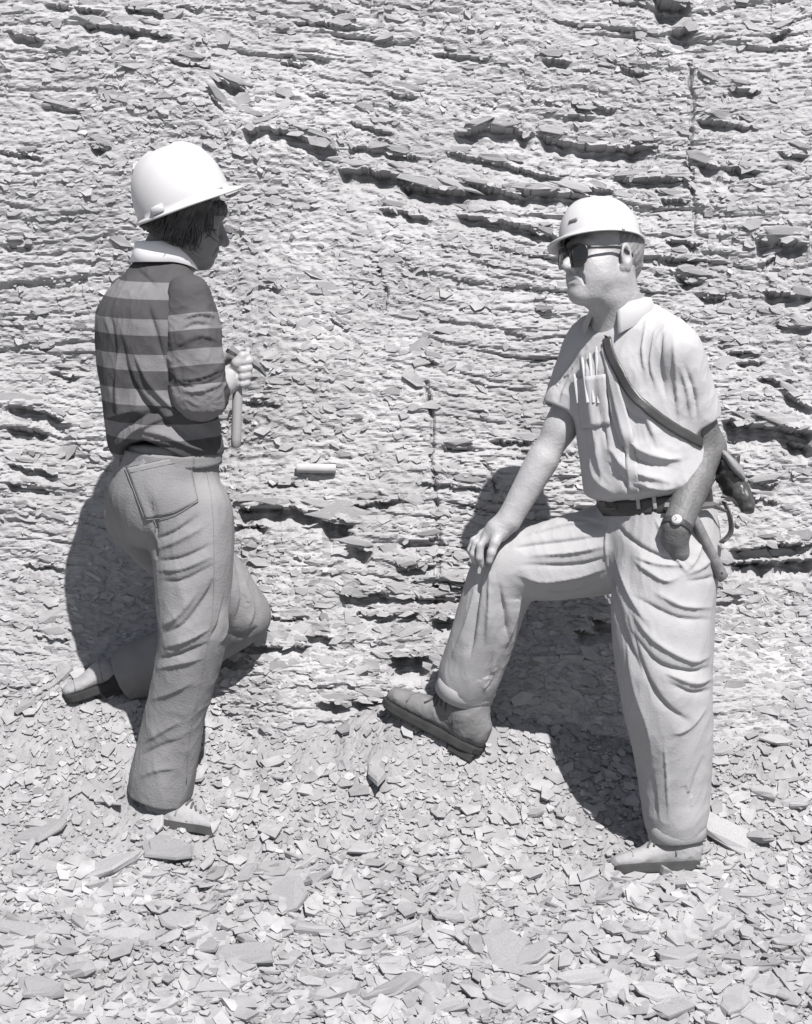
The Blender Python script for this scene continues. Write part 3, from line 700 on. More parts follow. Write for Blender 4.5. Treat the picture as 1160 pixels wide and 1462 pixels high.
def boot(heel, toe, ankle, person, upper_mat, size=1.0, roll=0.0, shaft=True, sink=0.0, hs=1.0, name='boot'):
    heel, toe, ankle = (q - Zup * sink for q in (heel, toe, ankle))
    f = nrm(toe - heel); u = nrm((ankle - heel) - f * ((ankle - heel) @ f)); l = np.cross(u, f)
    A = np.array((f, l, u)); L = np.linalg.norm(toe - heel) * size
    P = lambda x_, y_, z_: heel + f * x_ * L + l * y_ + u * z_
    fd = Field()
    fd.loft(P(0, 0, 0), P(1, 0, 0), l, [(t_, 0, .02 + (c_ - .02) * hs, w_, h_ * hs) for t_, c_, w_, h_ in ((-.02, .055, .020, .028), (.03, .056, .032, .036), (.12, .060, .036, .046), (.30, .062, .037, .050), (.48, .055, .041, .041), (.66, .045, .045, .031), (.84, .040, .043, .025), (.95, .037, .032, .020), (1.0, .035, .018, .014))], .02)
    at_ = ankle + (ankle - P(.2, 0, .06)) * .25
    if shaft: fd.chain([P(.20, 0, .07), P(.20, 0, .10) * .5 + ankle * .5, at_], [.047, .055, .060], .035)
    fd.half(P(0, 0, .018), -u, *box_around([heel, toe, at_], .1))
    V, Q = fd.mesh(.0038)
    V = wrinkle(V, Q, .0022, 13, 3.0)
    b = put(name, V, Q, upper_mat, person)
    sb = Surf(V, Q)
    def over(x_, hi_, span):                                        # a line over the foot from side to side
        out = []
        for th in np.linspace(-span, span, 9):
            p, nn = sb.near(P(x_, .06 * math.sin(th), .045 * hs + hi_ * math.cos(th))); out.append(p + nn * .0008)
        return np.array(out)
    for x_ in ((.40, .47, .54, .61) if shaft else ()):
        v, fc = tube(over(x_, .08, 1.15), .0034, 5); put('lace', v, fc, M['lace'], b)
    v, fc = tube(over(.78, .06, 1.5), .0024, 5); put('toe_seam', v, fc, upper_mat, b)
    v, fc = tube(over(.30, .09, 1.7), .0024, 5); put('side_seam', v, fc, upper_mat, b)
    n = 40; t = np.linspace(0, 2 * np.pi, n, endpoint=False); cx = .5 + .52 * np.cos(t)
    hwid = np.interp(cx, [-.02, .03, .12, .3, .48, .66, .84, .95, 1.02], [.012, .032, .038, .038, .041, .047, .046, .035, .01])
    oy = np.sign(np.sin(t)) * hwid * np.minimum(1, np.abs(np.sin(t)) * 2.2)
    ring = lambda z_, k: np.array([P(.5 + (cx[i] - .5) * k, oy[i] * k, z_) for i in range(n)])
    v = np.concatenate([ring(0, .985), ring(.004, 1.01), ring(.020, 1.015), ring(.026, .99)])
    F = [[r * n + i, r * n + (i + 1) % n, (r + 1) * n + (i + 1) % n, (r + 1) * n + i] for r in range(3) for i in range(n)] + [list(range(n))[::-1], [3 * n + i for i in range(n)]]
    so = put('sole', v, F, M['sole'], b, smooth=False)
    hb = block(P(.13, 0, -.010), A, (.075, .066, .022)); put('heel', hb[0], hb[1], M['sole'], b, smooth=False)
    return b
def patch(sf, corners, n, off, thick, name, mat, parent, sag=None):
    """a sewn-on piece of cloth laid over a surface; corners = 4 pixels (tl, tr, br, bl)"""
    c = np.array(corners, float); u = np.linspace(0, 1, n); G = np.zeros((n, n, 3)); NN = np.zeros((n, n, 3))
    for i, a in enumerate(u):
        for j, b in enumerate(u):
            p = (c[0] * (1 - b) + c[1] * b) * (1 - a) + (c[3] * (1 - b) + c[2] * b) * a
            if sag: p = p + np.array(sag) * (a ** 2 * (1 - abs(2 * b - 1)))
            G[i, j], NN[i, j] = sf.hit(*p)
    for _ in range(2):
        NN[1:-1, 1:-1] = (NN[:-2, 1:-1] + NN[2:, 1:-1] + NN[1:-1, :-2] + NN[1:-1, 2:] + NN[1:-1, 1:-1]) / 5
    NN /= np.linalg.norm(NN, axis=2)[..., None]
    V, F = slab_grid(G + NN * off, NN, thick); o = put(name, V, [f[::-1] for f in F], mat, parent); return o
def relax_line(p):
    for _ in range(3): p[1:-1] = (p[:-2] + p[2:] + 2 * p[1:-1]) / 4
    return p
def seam(sf, pix, parent, mat, r=.0016, off=.0008, name='seam'):
    P, N = sf.line(pix, max(10, len(pix) * 5), off); V, F = tube(P, r, 5); return put(name, V, F, mat, parent)
def collar(C, U, Fw, up, rt, rb, top, low, gap, person, mat, point=.03, lean=(0, 0, 0)):
    """fold-down shirt collar round a neck: stands, turns over and ends in two points in front"""
    n = 44; ph = np.linspace(-math.pi + gap, math.pi - gap, n)
    rowsP = []
    fr = np.clip((np.abs(ph) - 1.5) / (math.pi - gap - 1.5), 0, 1)
    for k, (r, h) in enumerate(((rt - .001, -.012), (rt, .5 * top), (rt + .003, top), (rt + .009, top * .95), (rt + (rb - rt) * .45, .35 * top), (rb, -low))):
        hh = h - (point * fr ** 1.5 if k >= 4 else 0) * (.45 if k == 4 else 1) - (.018 * fr ** 1.2 if k < 4 else .006 * fr)
        rr = r + (.014 * fr if k == 5 else 0)
        rowsP.append(C + np.asarray(lean) * h + (np.sin(ph) * rr)[:, None] * U - (np.cos(ph) * rr * 1.02)[:, None] * Fw + np.broadcast_to(hh, ph.shape)[:, None] * up)
    G = np.stack(rowsP); dn = np.gradient(G, axis=0); du = np.gradient(G, axis=1); N = np.cross(dn, du); N /= np.linalg.norm(N, axis=2)[..., None] + 1e-9
    V, F = slab_grid(G, N, .0022); return put('collar', V, F, mat, person)
def lay_tone(o, name, vals): attr(o.data, name, vals)

# ================================================================== the man with one boot up on the slope
def build_right():
    U = np.array((.71, -.70, 0)); Fw = np.array((-.70, -.71, 0))
    O = at(863, 366, .05); A = frame_from((-.86, -.49, .09), math.radians(6)); neck = at(886, 446, .075)
    sl, el, wl, hl_ = at(964, 494, -.07), at(1011, 640, .0), at(967, 752, -.13), at(976, 800, -.12)
    sr, er, wr = at(846, 482, .17), at(800, 612, .14), at(727, 742, .115)
    hipR, kneeR, ankR = at(905, 775, .12), at(722, 808, .18), at(657, 1005, .285)
    hipL, kneeL, ankL = at(960, 790, .0), at(955, 980, -.02), at(966, 1196, .0)
    pel = at(943, 745, .065)
    fd = Field()
    head_field(fd, O, A, neck, heavy=1.0)
    fd.chain([sl, el, wl], [.048, .046, .034], .02); fd.cap(el * .6 + wl * .4, wl, .043, .033, .02)
    fd.chain([sr, er, wr], [.052, .042, .028], .02); fd.cap(er * .65 + wr * .35, wr, .042, .029, .02)
    fd.chain([sl - Zup * .015, neck - Zup * .10, sr - Zup * .015], [.042, .06, .042], .03); fd.chain([neck - Zup * .04, pel], [.068, .09], .04)
    fd.chain([pel, hipR, kneeR, ankR], [.08, .065, .05, .038], .03); fd.chain([pel, hipL, kneeL, ankL], [.08, .065, .05, .038], .03)
    # right hand: palm over the knee top, four fingers hanging over its far front, thumb on the near side
    kn = at(700, 768, .115)
    fd.chain([wr, at(711, 757, .113), kn], [.029, .031, .026], .016); fd.cap(at(713, 755, .14), at(692, 765, .16), .024, .020, .02)
    FG = [[(696, 766, .103), (686, 779, .094), (685, 796, .092), (689, 807, .10)], [(692, 765, .125), (680, 775, .118), (676, 791, .113), (680, 802, .12)],
          [(690, 764, .148), (677, 772, .145), (672, 786, .14), (676, 797, .145)], [(690, 764, .168), (679, 770, .168), (675, 781, .165), (678, 790, .168)]]
    for f_, r in zip(FG, (.0105, .0105, .0100, .0088)): hand_chain(fd, [at(*p) for p in f_], [r * 1.12, r * 1.08, r, r * .85], .004)
    hand_chain(fd, [at(715, 760, .095), at(707, 775, .078), at(702, 789, .072), at(699, 801, .073)], [.017, .0135, .0115, .0095], .006)
    # left hand: sinks into the trouser pocket, thumb outside
    fd.chain([wl, at(964, 768, -.122), at(970, 788, -.116), at(978, 810, -.104)], [.034, .034, .025, .012], .015)
    for q in range(4): hand_chain(fd, [at(966 + q * 6, 800, -.055 + q * .012), at(974 + q * 6, 818, -.045 + q * .01), at(980 + q * 5, 838, -.04)], [.012, .0105, .009])
    hand_chain(fd, [at(958, 780, -.10), at(966, 800, -.075), at(972, 815, -.06)], [.015, .0125, .010])
    fine = [(*box_around([O + A[2] * .13, O + A[0] * .12, O - A[0] * .12, O + A[1] * .1, O - A[1] * .1, neck + Zup * .0], .012), .0026),
            (*box_around([er, wr, at(676, 802, .08), at(690, 770, .17)], .045), .0032), (*box_around([el, wl, at(976, 830, -.12)], .055), .0034)]
    V, Q = body_mesh(fd, fine)
    Vb, Qb = V, Q; me = new_mesh('person', V, Q); me.materials.append(M['skin']); me.materials.append(M['skin_tan'])
    c = V[Q].mean(1); tan = (seg_dist(c, np.array([el + (sl - el) * .45, el, wl, hl_]))[0] < .085) & (c[:, 2] < el[2] + .13)
    me.polygons.foreach_set('material_index', tan.astype(np.int32))
    person = link('person', me); tag(person, 'person in white hat, sunglasses and pale shirt, one boot up, hand on knee', 'person')
    # ---- trousers
    fd = Field(); Up = np.array((.60, -.80, 0))
    fd.loft(at(944, 800, .06), at(934, 712, .07), Up, [(-.15, 0, 0, .15, .13), (.1, 0, .0, .172, .145), (.5, 0, 0, .180, .145), (.85, 0, 0, .172, .134), (1.05, 0, 0, .165, .128)], .04)
    Ls = [at(956, 795, .0), at(947, 860, -.015), at(948, 930, -.03), at(953, 1000, -.025), at(961, 1060, -.012), at(964, 1120, .0), at(966, 1192, .0)]
    fd.chain(Ls, [.128, .128, .121, .110, .099, .088, .073], .03, n=16)
    Rs = [at(905, 775, .12), at(840, 790, .15), at(776, 803, .17), at(726, 812, .18), at(705, 860, .20), at(686, 920, .235), at(662, 988, .285)]
    fd.chain(Rs, [.112, .106, .094, .080, .080, .078, .078], .035, n=18)
    for e, pr, r in ((Ls[-1], Ls[-2], .063), (Rs[-1], Rs[-2], .068)):
        ax = nrm(e - pr); fd.half(e, ax, *box_around([e], .12)); fd.cap(e - ax * .05, e + ax * .05, r - .004, r, .004, 's')
    V, Q = fd.mesh(.0038)
    folds = [  # raised thigh: creases fanning from the hip towards the knee
        ([(850,742),(800,752),(752,764)],.010,.009), ([(862,765),(810,772),(756,778),(735,782)],.010,-.009), ([(866,780),(815,790),(755,794)],.010,.010), ([(868,795),(820,806),(745,806)],.009,-.009),
        ([(866,812),(825,824),(775,830),(740,822)],.011,.011), ([(850,835),(810,846),(780,842)],.010,-.009), ([(872,752),(838,742),(800,742)],.009,-.007),
        # below the knee: drape
        ([(690,805),(684,850),(678,900),(672,940)],.011,-.013), ([(700,810),(698,870),(694,920)],.011,.010), ([(712,830),(722,880),(726,915)],.013,-.012), ([(745,850),(735,885),(722,925)],.012,.012), ([(680,830),(665,890),(645,940)],.010,.006),
        ([(705,930),(700,965),(695,985)],.009,-.007), ([(690,985),(700,975),(705,960)],.007,.006),
        # standing leg: crotch, thigh and knee creases
        ([(868,790),(880,850),(895,910),(915,960)],.013,-.012), ([(880,800),(900,850),(925,890)],.012,.010), ([(905,800),(925,815),(950,830),(970,825)],.011,.010), ([(975,800),(935,790),(900,768),(875,740)],.010,-.009),
        ([(978,808),(940,806),(905,794)],.009,.008), ([(980,822),(1000,812),(1018,798)],.009,.008), ([(980,830),(1005,826),(1022,822)],.009,-.007), ([(1016,868),(975,866),(935,846)],.010,.009), ([(1014,884),(965,880),(905,850)],.009,-.008),
        ([(1014,938),(985,944),(935,915),(900,870)],.010,.010), ([(1014,952),(985,958),(940,945),(905,905)],.010,-.011), ([(1018,970),(992,976),(950,962)],.009,.009), ([(1016,984),(990,988),(955,975)],.008,-.008), ([(905,905),(922,960),(950,1005),(985,1030)],.011,-.011), ([(893,920),(905,980),(925,1040),(932,1090)],.010,.007),
        ([(1010,1010),(985,1040),(960,1050)],.012,.007), ([(948,1060),(952,1110),(955,1170)],.005,.005), ([(1005,1080),(990,1120),(985,1160)],.012,-.006), ([(925,1080),(935,1130),(938,1170)],.012,-.005),
        ([(872,738),(866,775),(868,815)],.006,.006), ([(936,742),(950,770),(966,798),(980,818)],.0055,.010), ([(980,818),(994,798),(1005,772)],.0055,.009)]
    V = add_folds(V, Q, folds, .85); V = wrinkle(V, Q, .0026, 8, 1.0, (1, 1, .45)); V = relax(V, Q, .2)
    tr = put('trousers', V, Q, M['khaki'], person); st = Surf(V, Q)
    for pr, e, r in ((Ls[-2], Ls[-1], .0735), (Rs[-2], Rs[-1], .0785)):                 # turned-up cuffs
        ax = nrm(e - pr); a = nrm(np.cross(ax, (0, 1, .2))); b = np.cross(ax, a); t = np.linspace(0, 2 * np.pi, 49)
        rr = 1 + .035 * np.sin(3 * t + 1)
        G = np.stack([[e + ax * h + (a * np.cos(q) + b * np.sin(q)) * (r * k + .0035) * rr[i] for i, q in enumerate(t)] for h, k in ((.006, .985), (.005, 1.02), (-.018, 1.02), (-.040, 1.03), (-.041, 1.005))])
        N = np.cross(np.gradient(G, axis=0), np.gradient(G, axis=1)); N /= np.linalg.norm(N, axis=2)[..., None] + 1e-9
        v, f = slab_grid(G, N, .003); put('cuff', v, f, M['khaki'], tr)
    # ---- belt
    c0 = at(934.5, 716, .07); Wd = nrm(at(934, 712, .07) - at(944, 800, .06)); Uo = nrm(Up - Wd * (Up @ Wd)); Vo = np.cross(Wd, Uo); t = np.linspace(0, 2 * np.pi, 73)
    P = np.array([c0 + Uo * math.cos(q) * .1725 + Vo * math.sin(q) * .1345 for q in t]); v, f = ribbon(P, None, .042, .005, up=Wd)
    belt = put('belt', v, f, M['leather'], person); sb = Surf(v, np.array([x for x in f]))
    p, n = sb.hit(872, 716); B = np.array((nrm(np.cross(Wd, n)), Wd, n)); 
    ring = [p + n * .004 + B[0] * x_ + B[1] * y_ for x_, y_ in ((-.022, -.019), (.022, -.019), (.022, .019), (-.022, .019), (-.022, -.019))]
    v, f = tube(np.array(ring), .0022, 6); put('buckle', v, f, M['metal'], belt)
    for px in (912, 935):
        p, n = sb.hit(px, 714); v, f = block(p + n * .003, np.array((nrm(np.cross(Wd, n)), Wd, n)), (.010, .046, .004)); put('belt_loop', v, f, M['khaki'], belt)
    # ---- shirt
    fd = Field(); Ta, Tb = at(940, 745, .07), at(892, 435, .075)
    fd.loft(Ta, Tb, U, [(.138, 0, 0, .160, .128), (.152, 0, -.004, .174, .144), (.19, 0, -.010, .188, .160), (.30, 0, -.012, .184, .158), (.45, 0, -.012, .184, .152), (.60, 0, -.010, .190, .146), (.75, 0, -.004, .192, .134), (.86, 0, .006, .175, .108), (.92, 0, .012, .130, .088), (.965, 0, .014, .085, .072), (.99, 0, .012, .066, .064)], .04)
    fd.cap(neck - Zup * .062 + U * .05, sl - Zup * .008, .050, .058, .04); fd.cap(neck - Zup * .062 - U * .05, sr - Zup * .008, .050, .056, .04)
    fd.cap(neck - Zup * .03, neck + Zup * .05, .068, .068, .01, 's')
    for a, b, c_, ra, rb, rc in ((sl, el, .72, .054, .059, .058), (sr, er, .80, .056, .060, .066)):
        e = a + (b - a) * c_; ax = nrm(b - a); mid = a * .55 + e * .45
        fs = Field(); fs.chain([a, mid, e + ax * .03], [ra, rb, rc], .030, n=6); fs.half(e, ax, *box_around([e], .12)); fs.cap(e - ax * .06, e + ax * .05, rc - .008, rc - .006, .004, 's'); fd.group(fs, .035)
    V, Q = fd.mesh(.0038)
    folds = [([(978,520),(992,560),(996,600)],.010,-.008), ([(970,520),(982,560),(988,600)],.010,.008), ([(830,490),(805,530),(785,555)],.011,-.010), ([(825,520),(810,550),(800,575)],.010,.009), ([(838,505),(842,560),(850,620),(862,690)],.010,.011), ([(828,510),(832,560),(840,640)],.009,-.010), ([(850,520),(856,580),(868,640)],.009,-.009), ([(866,540),(872,600),(900,650),(960,668)],.012,-.012), ([(880,600),(910,640),(950,655),(975,655)],.012,.012),
             ([(870,640),(900,672),(960,690)],.012,.010), ([(868,660),(905,695),(960,702)],.010,-.009), ([(900,560),(925,600),(940,640)],.012,.009), ([(930,600),(900,590),(888,575)],.009,-.007), ([(925,455),(918,500),(925,545)],.010,.007), ([(945,470),(945,520),(952,570)],.010,-.008),
             ([(962,480),(965,540),(970,600)],.009,.008), ([(935,470),(930,520),(940,560)],.007,.005), ([(845,640),(850,680),(875,705)],.010,.010), ([(910,690),(940,700),(965,697)],.008,.008)]
    V = add_folds(V, Q, folds, .9); V = wrinkle(V, Q, .0036, 7, 4.0, (1, 1, .6)); V = relax(V, Q, .2)
    sh = put('shirt', V, Q, M['shirt'], person); ss = Surf(V, Q)
    collar(at(889, 438, .072), U, Fw, nrm(Tb - Ta + np.array((.03, 0, .1))), .069, .100, .026, .024, .50, sh, M['shirt'], .040)
    # placket edge, pocket with its pencils
    pk = patch(ss, [(822, 540), (866, 534), (872, 606), (832, 612)], 12, .004, .003, 'pocket', M['shirt'], sh)
    P, N = ss.line([(866, 495), (880, 560), (898, 630), (906, 704)], 24, .002); v, f = ribbon(P, N, .030, .003); put('placket', v, f, M['shirt'], sh)
    labs = ['leftmost white pencil standing in the shirt pocket', 'second white pencil from the left in the shirt pocket', 'third white pencil from the left in the shirt pocket', 'rightmost and tallest white pencil in the shirt pocket']
    for i, (x0, y0, x1, y1) in enumerate(((824, 534, 828, 575), (836, 512, 841, 575), (846, 506, 849, 575), (855, 496, 858, 575))):
        a, na = ss.hit(x0, y0); b, nb = ss.hit(x1, y1); a = a + na * .010; b = b + nb * .006
        v, f = tube(np.array([a, a * .9 + b * .1, b]), [.0028, .0042, .0042], 8); o = put('pencil', v, f, M['paper'], None, smooth=False); tag(o, labs[i], 'pencil', 'pencils in the shirt pocket')
    # ---- boots and socks
    b1 = boot(at(682, 1078, .25), at(548, 1006, .36), at(660, 1000, .28), person, M['boot'], hs=1.16)
    b2 = boot(ground_hit(1000, 1234), ground_hit(874, 1242), at(968, 1190, .0), person, M['boot_pale'], sink=.022)
    for e, pr in ((Ls[-1], Ls[-2]), (Rs[-1], Rs[-2])):
        ax = nrm(e - pr); v, f = tube(np.array([e - ax * .06, e, e + ax * .03]), [.045, .046, .042], 20); put('sock', v, f, M['sock'], person)
    # ---- hair below the hat
    fh = Field(); fh.ell(loc(O, A, (-.017, 0, .030)), A, (.0965, .0795, .098), .01); fh.cap(loc(O, A, (-.078, 0, -.02)), loc(O, A, (-.070, 0, -.062)), .032, .026, .03)
    bx = box_around([O], .2); fh.half(loc(O, A, (-.004, 0, 0)), nrm(A[0] - .25 * A[2]), *bx); fh.half(loc(O, A, (-.02, 0, -.055)), nrm(A[0] * .9 - A[2] * .75), *bx)
    for s_ in (-1, 1): fh.ell(loc(O, A, (-.004, s_ * .085, -.022)), A, (.026, .03, .036), .004, 's')
    v, q = fh.mesh(.0028); N = vnormals(v, q); lv = (v - O) @ A.T
    v = v + N * (.0022 * noise3(lv[:, 0] * 160 + lv[:, 2] * 60, lv[:, 1] * 160, lv[:, 2] * 45) + .001)[:, None]; put('hair', v, q, M['hair_grey'], person)
    # ---- hat
    HA = frame_from((-.90, -.40, .07), math.radians(19)); HO = at(857, 344, .06)
    hat = hard_hat(HO, HA, .111, .102, .116, .026, person, 2.2)
    p = loc(HO, HA, (.100, .040, .034)); n = nrm(loc(HO, HA, (.100, .040, .050)) - HO); t1 = nrm(np.cross(HA[2], n)); v, f = block(p, np.array((t1, np.cross(n, t1), n)), (.026, .007, .006)); put('badge_slot', v, f, M['metal'], hat)
    p = loc(HO, HA, (-.005, .1125, -.006)); v, f = tube(np.array([p - HA[1] * .004, p + HA[1] * .004]), .0045, 10); put('rivet', v, f, M['hat'], hat)
    # ---- sunglasses
    root = None
    def lens(s_):
        n = 28; t = np.linspace(0, 2 * np.pi, n, endpoint=False); out = []
        for k, dz in ((1.0, 0), (.93, .0016), (.45, .0026)):
            y_ = s_ * .033 + np.sign(np.cos(t)) * np.abs(np.cos(t)) ** .7 * .031 * k; z_ = -.011 + np.sign(np.sin(t)) * np.abs(np.sin(t)) ** .75 * .029 * k + .003 * np.cos(t) * s_ * k
            x_ = .117 + dz - 4.2 * (np.abs(y_) - .0) ** 2
            out.append(np.stack([x_, y_, z_], 1))
        R = np.concatenate(out); R2 = R.copy(); R2[:, 0] -= .0025
        V_ = np.concatenate([R, R2]); F = [[r * n + i, r * n + (i + 1) % n, (r + 1) * n + (i + 1) % n, (r + 1) * n + i] for r in (0, 1) for i in range(n)] + [[2 * n + i for i in range(n)]]
        F += [[i + 3 * n for i in x][::-1] for x in F] + [[i, 3 * n + i, 3 * n + (i + 1) % n, (i + 1) % n] for i in range(n)]
        rim = R[:n]; return V_, F, rim
    v1, f1, r1 = lens(1); v2, f2, r2 = lens(-1)
    tr_ = lambda v: O + v @ A
    parts = [tube(tr_(np.concatenate([r, r[:2]])), .0026, 6) for r in (r1, r2)]
    parts.append(tube(np.array([loc(O, A, (.111, -.009, .006)), loc(O, A, (.115, 0, .009)), loc(O, A, (.111, .009, .006))]), .003, 6))
    v, f = merge(parts); gl = put('sunglasses', v, f, M['frame'], person)
    for v_, f_ in ((v1, f1), (v2, f2)): put('lens', tr_(v_), f_, M['glass'], gl)
    for s_ in (1, -1):
        pts = crom([loc(O, A, (.098, s_ * .061, .008)), loc(O, A, (.06, s_ * .079, .010)), loc(O, A, (.01, s_ * .088, .012)), loc(O, A, (-.03, s_ * .086, -.004))], 12)
        v, f = ribbon(pts, None, .0075, .003, up=A[2]); put('temple_arm', v, f, M['frame'], gl)
    # ---- watch
    ax = nrm(wl - el); wp = wl - ax * .0; outw = nrm(CAM - wp); outw = nrm(outw - ax * (outw @ ax) + .15 * np.array((-1, 0, 0))); e2 = np.cross(ax, outw); t = np.linspace(0, 2 * np.pi, 33)
    v, f = ribbon(np.array([wp + (outw * math.cos(q) + e2 * math.sin(q)) * .0405 for q in t]), None, .018, .003, up=ax); wt = put('wristwatch', v, f, M['leather'], person)
    v, f = tube(np.array([wp + outw * .038, wp + outw * .045, wp + outw * .0475]), [.0165, .0165, .0145], 24); put('watch_case', v, f, M['metal'], wt)
    v, f = tube(np.array([wp + outw * .0472, wp + outw * .0482]), [.0135, .013], 24); put('watch_dial', v, f, M['dial'], wt)
    for aa, ln in ((.6, .007), (2.2, .010)):
        hd_ = ax * math.cos(aa) + e2 * math.sin(aa); v, f = tube(np.array([wp + outw * .0486, wp + outw * .0486 + hd_ * ln]), .0007, 4); put('watch_hand', v, f, M['frame'], wt)
    return person, ss, st, U, Fw, neck, pel
RM = build_right()

# ================================================================== the person in the striped jersey, seen from behind
def build_left():
    U = np.array((.50, -.87, 0)); Fw = np.array((.87, .50, 0))
    O = at(266, 310, .215); A = frame_from((.90, .34, -.26), 0); neck = at(238, 372, .20)
    sr, er, wr = at(270, 424, .05), at(284, 566, .03), at(330, 541, .17)
    sl, el, wl = at(182, 420, .32), at(236, 560, .44), at(326, 512, .32)
    hipR, kneeR, ankR = at(276, 730, .12), at(277, 905, .09), at(230, 1128, .19)
    hipL, kneeL, ankL = at(205, 730, .29), at(350, 880, .42), at(192, 965, .50)
    pel = at(243, 700, .2)
    fd = Field(); head_field(fd, O, A, neck, ears=False)
    fd.chain([sr, er, wr], [.044, .043, .029], .02); fd.cap(er * .6 + wr * .4, wr, .041, .030, .02)
    fd.chain([sl, el, wl], [.044, .042, .028], .02)
    fd.chain([sl - Zup * .015, neck - Zup * .10, sr - Zup * .015], [.04, .05, .04], .03); fd.chain([neck - Zup * .04, pel], [.06, .08], .04)
    fd.chain([pel, hipR, kneeR, ankR], [.08, .06, .05, .036], .03); fd.chain([pel, hipL, kneeL, ankL], [.08, .06, .05, .036], .03)
    # right fist closed round the hammer shaft, knuckles outward
    hx, hy = 340, 533
    fd.chain([wr, at(338, 533, .185), at(346, 527, .19)], [.030, .031, .027], .016)
    for q in range(4):
        yy = 513 + q * 10.5; r = (.0108, .0112, .0108, .0095)[q]
        hand_chain(fd, [at(345, yy + 2, .185), at(356 - q, yy, .170), at(356 - q, yy + 2, .145), at(346, yy + 4, .138), at(338, yy + 5, .15)], [r * 1.15, r * 1.1, r * 1.05, r, r * .9], .004)
    hand_chain(fd, [at(334, 530, .155), at(338, 518, .138), at(346, 508, .14), at(353, 506, .15)], [.016, .0135, .0115, .0095], .006)
    # left hand reaching in from the far side under it
    fd.chain([wl, at(340, 508, .285)], [.028, .029], .016)
    for q in range(4): hand_chain(fd, [at(343, 503 + q * 8, .275), at(354, 501 + q * 8, .250), at(354, 502 + q * 8, .228)], [.0105, .010, .0085], .004)
    fine = [(*box_around([O + A[2] * .13, O + A[0] * .12, O - A[0] * .12, O + A[1] * .1, O - A[1] * .1, neck], .012), .0027),
            (*box_around([er, wr, at(365, 495, .12), at(335, 575, .30)], .045), .0032)]
    V, Q = body_mesh(fd, fine)
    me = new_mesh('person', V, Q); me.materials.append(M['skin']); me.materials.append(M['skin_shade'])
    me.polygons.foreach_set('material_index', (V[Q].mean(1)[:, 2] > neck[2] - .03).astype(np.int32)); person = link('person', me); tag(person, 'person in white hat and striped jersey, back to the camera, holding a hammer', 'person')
    # ---- denim trousers
    fd = Field()
    fd.loft(at(243, 770, .2), at(241, 640, .2), U, [(-.05, 0, 0, .13, .11), (.2, 0, -.015, .162, .136), (.5, 0, -.018, .174, .148), (.75, 0, -.010, .172, .142), (1.0, 0, 0, .170, .134), (1.08, 0, 0, .166, .130)], .035)
    Rs = [at(276, 730, .12), at(276, 800, .11), at(276, 860, .10), at(276, 905, .095), at(266, 960, .115), at(250, 1020, .15), at(239, 1075, .175), at(228, 1138, .19)]
    fd.chain(Rs, [.104, .100, .089, .081, .077, .075, .079, .086], .03, n=20)
    Ls = [at(205, 730, .29), at(285, 812, .36), at(345, 878, .42), at(275, 922, .47), at(178, 966, .50)]
    fd.chain(Ls[:3], [.112, .098, .078], .03, n=8); fd.chain(Ls[2:], [.078, .074, .080], .03, n=8)
    for e, pr, r in ((Rs[-1], Rs[-2], .080), (Ls[-1], Ls[-2], .072)):
        ax = nrm(e - pr); fd.half(e, ax, *box_around([e], .13)); fd.cap(e - ax * .05, e + ax * .05, r - .004, r, .004, 's')
    V, Q = fd.mesh(.0038)
    folds = [([(222,770),(250,758),(285,735)],.009,-.010), ([(224,785),(255,772),(292,752)],.010,.009), ([(228,800),(262,795),(300,778)],.010,-.010), ([(228,815),(262,812),(302,795)],.010,.009), ([(232,830),(265,826),(305,806)],.010,-.009),
             ([(232,905),(262,890),(295,850),(305,825)],.011,-.011), ([(232,895),(255,880),(285,842)],.011,.010), ([(236,925),(268,915),(300,898)],.010,.010), ([(228,940),(262,932),(298,918)],.010,-.010), ([(225,955),(258,948),(290,940)],.010,.008), ([(300,912),(312,890),(320,850)],.010,-.009), ([(312,920),(322,905),(326,880)],.009,.008),
             ([(205,1060),(232,1045),(258,1030)],.013,.006), ([(200,1080),(228,1066),(262,1055)],.013,-.006), ([(225,770),(222,740),(205,690)],.010,-.012), ([(225,800),(224,780),(215,760)],.010,-.012),
             ([(335,800),(345,850),(335,890)],.011,-.010), ([(350,830),(362,870),(352,900)],.011,.009), ([(330,905),(350,905),(368,895)],.010,-.010), ([(310,660),(322,668),(330,672)],.007,-.006), ([(300,650),(318,655),(328,655)],.007,.006),
             ([(215,1000),(245,990),(275,975)],.012,.006), ([(200,1110),(225,1100),(255,1098)],.012,.006)]
    V = add_folds(V, Q, folds, .75); V = wrinkle(V, Q, .0028, 8, 21.0, (1, 1, .45)); V = relax(V, Q, .2)
    tr = put('trousers', V, Q, M['denim'], person); st = Surf(V, Q)
    for pts in ([(292, 660), (303, 720), (306, 800), (303, 880), (290, 960), (272, 1050), (266, 1120)], [(212, 660), (218, 700), (222, 760)]): seam(st, pts, tr, M['denim'], .0013)
    pk = patch(st, [(180, 668), (268, 648), (283, 716), (208, 742)], 16, .0022, .003, 'back_pocket', M['denim'], tr, sag=(0, 6))
    for pts in ([(180, 668), (268, 648)], [(184, 676), (270, 656)], [(268, 648), (283, 716)], [(180, 668), (208, 742)], [(208, 742), (247, 736), (283, 716)]): seam(st, pts, pk, M['denim'], .0011, .0042)
    # waistband and loops
    c0 = at(241, 646, .2); Wd = nrm(at(241, 640, .2) - at(243, 770, .2)); Wd = nrm(Wd + .10 * U * 0); Uo = nrm(U - Wd * (U @ Wd)); Vo = np.cross(Wd, Uo); t = np.linspace(0, 2 * np.pi, 73)
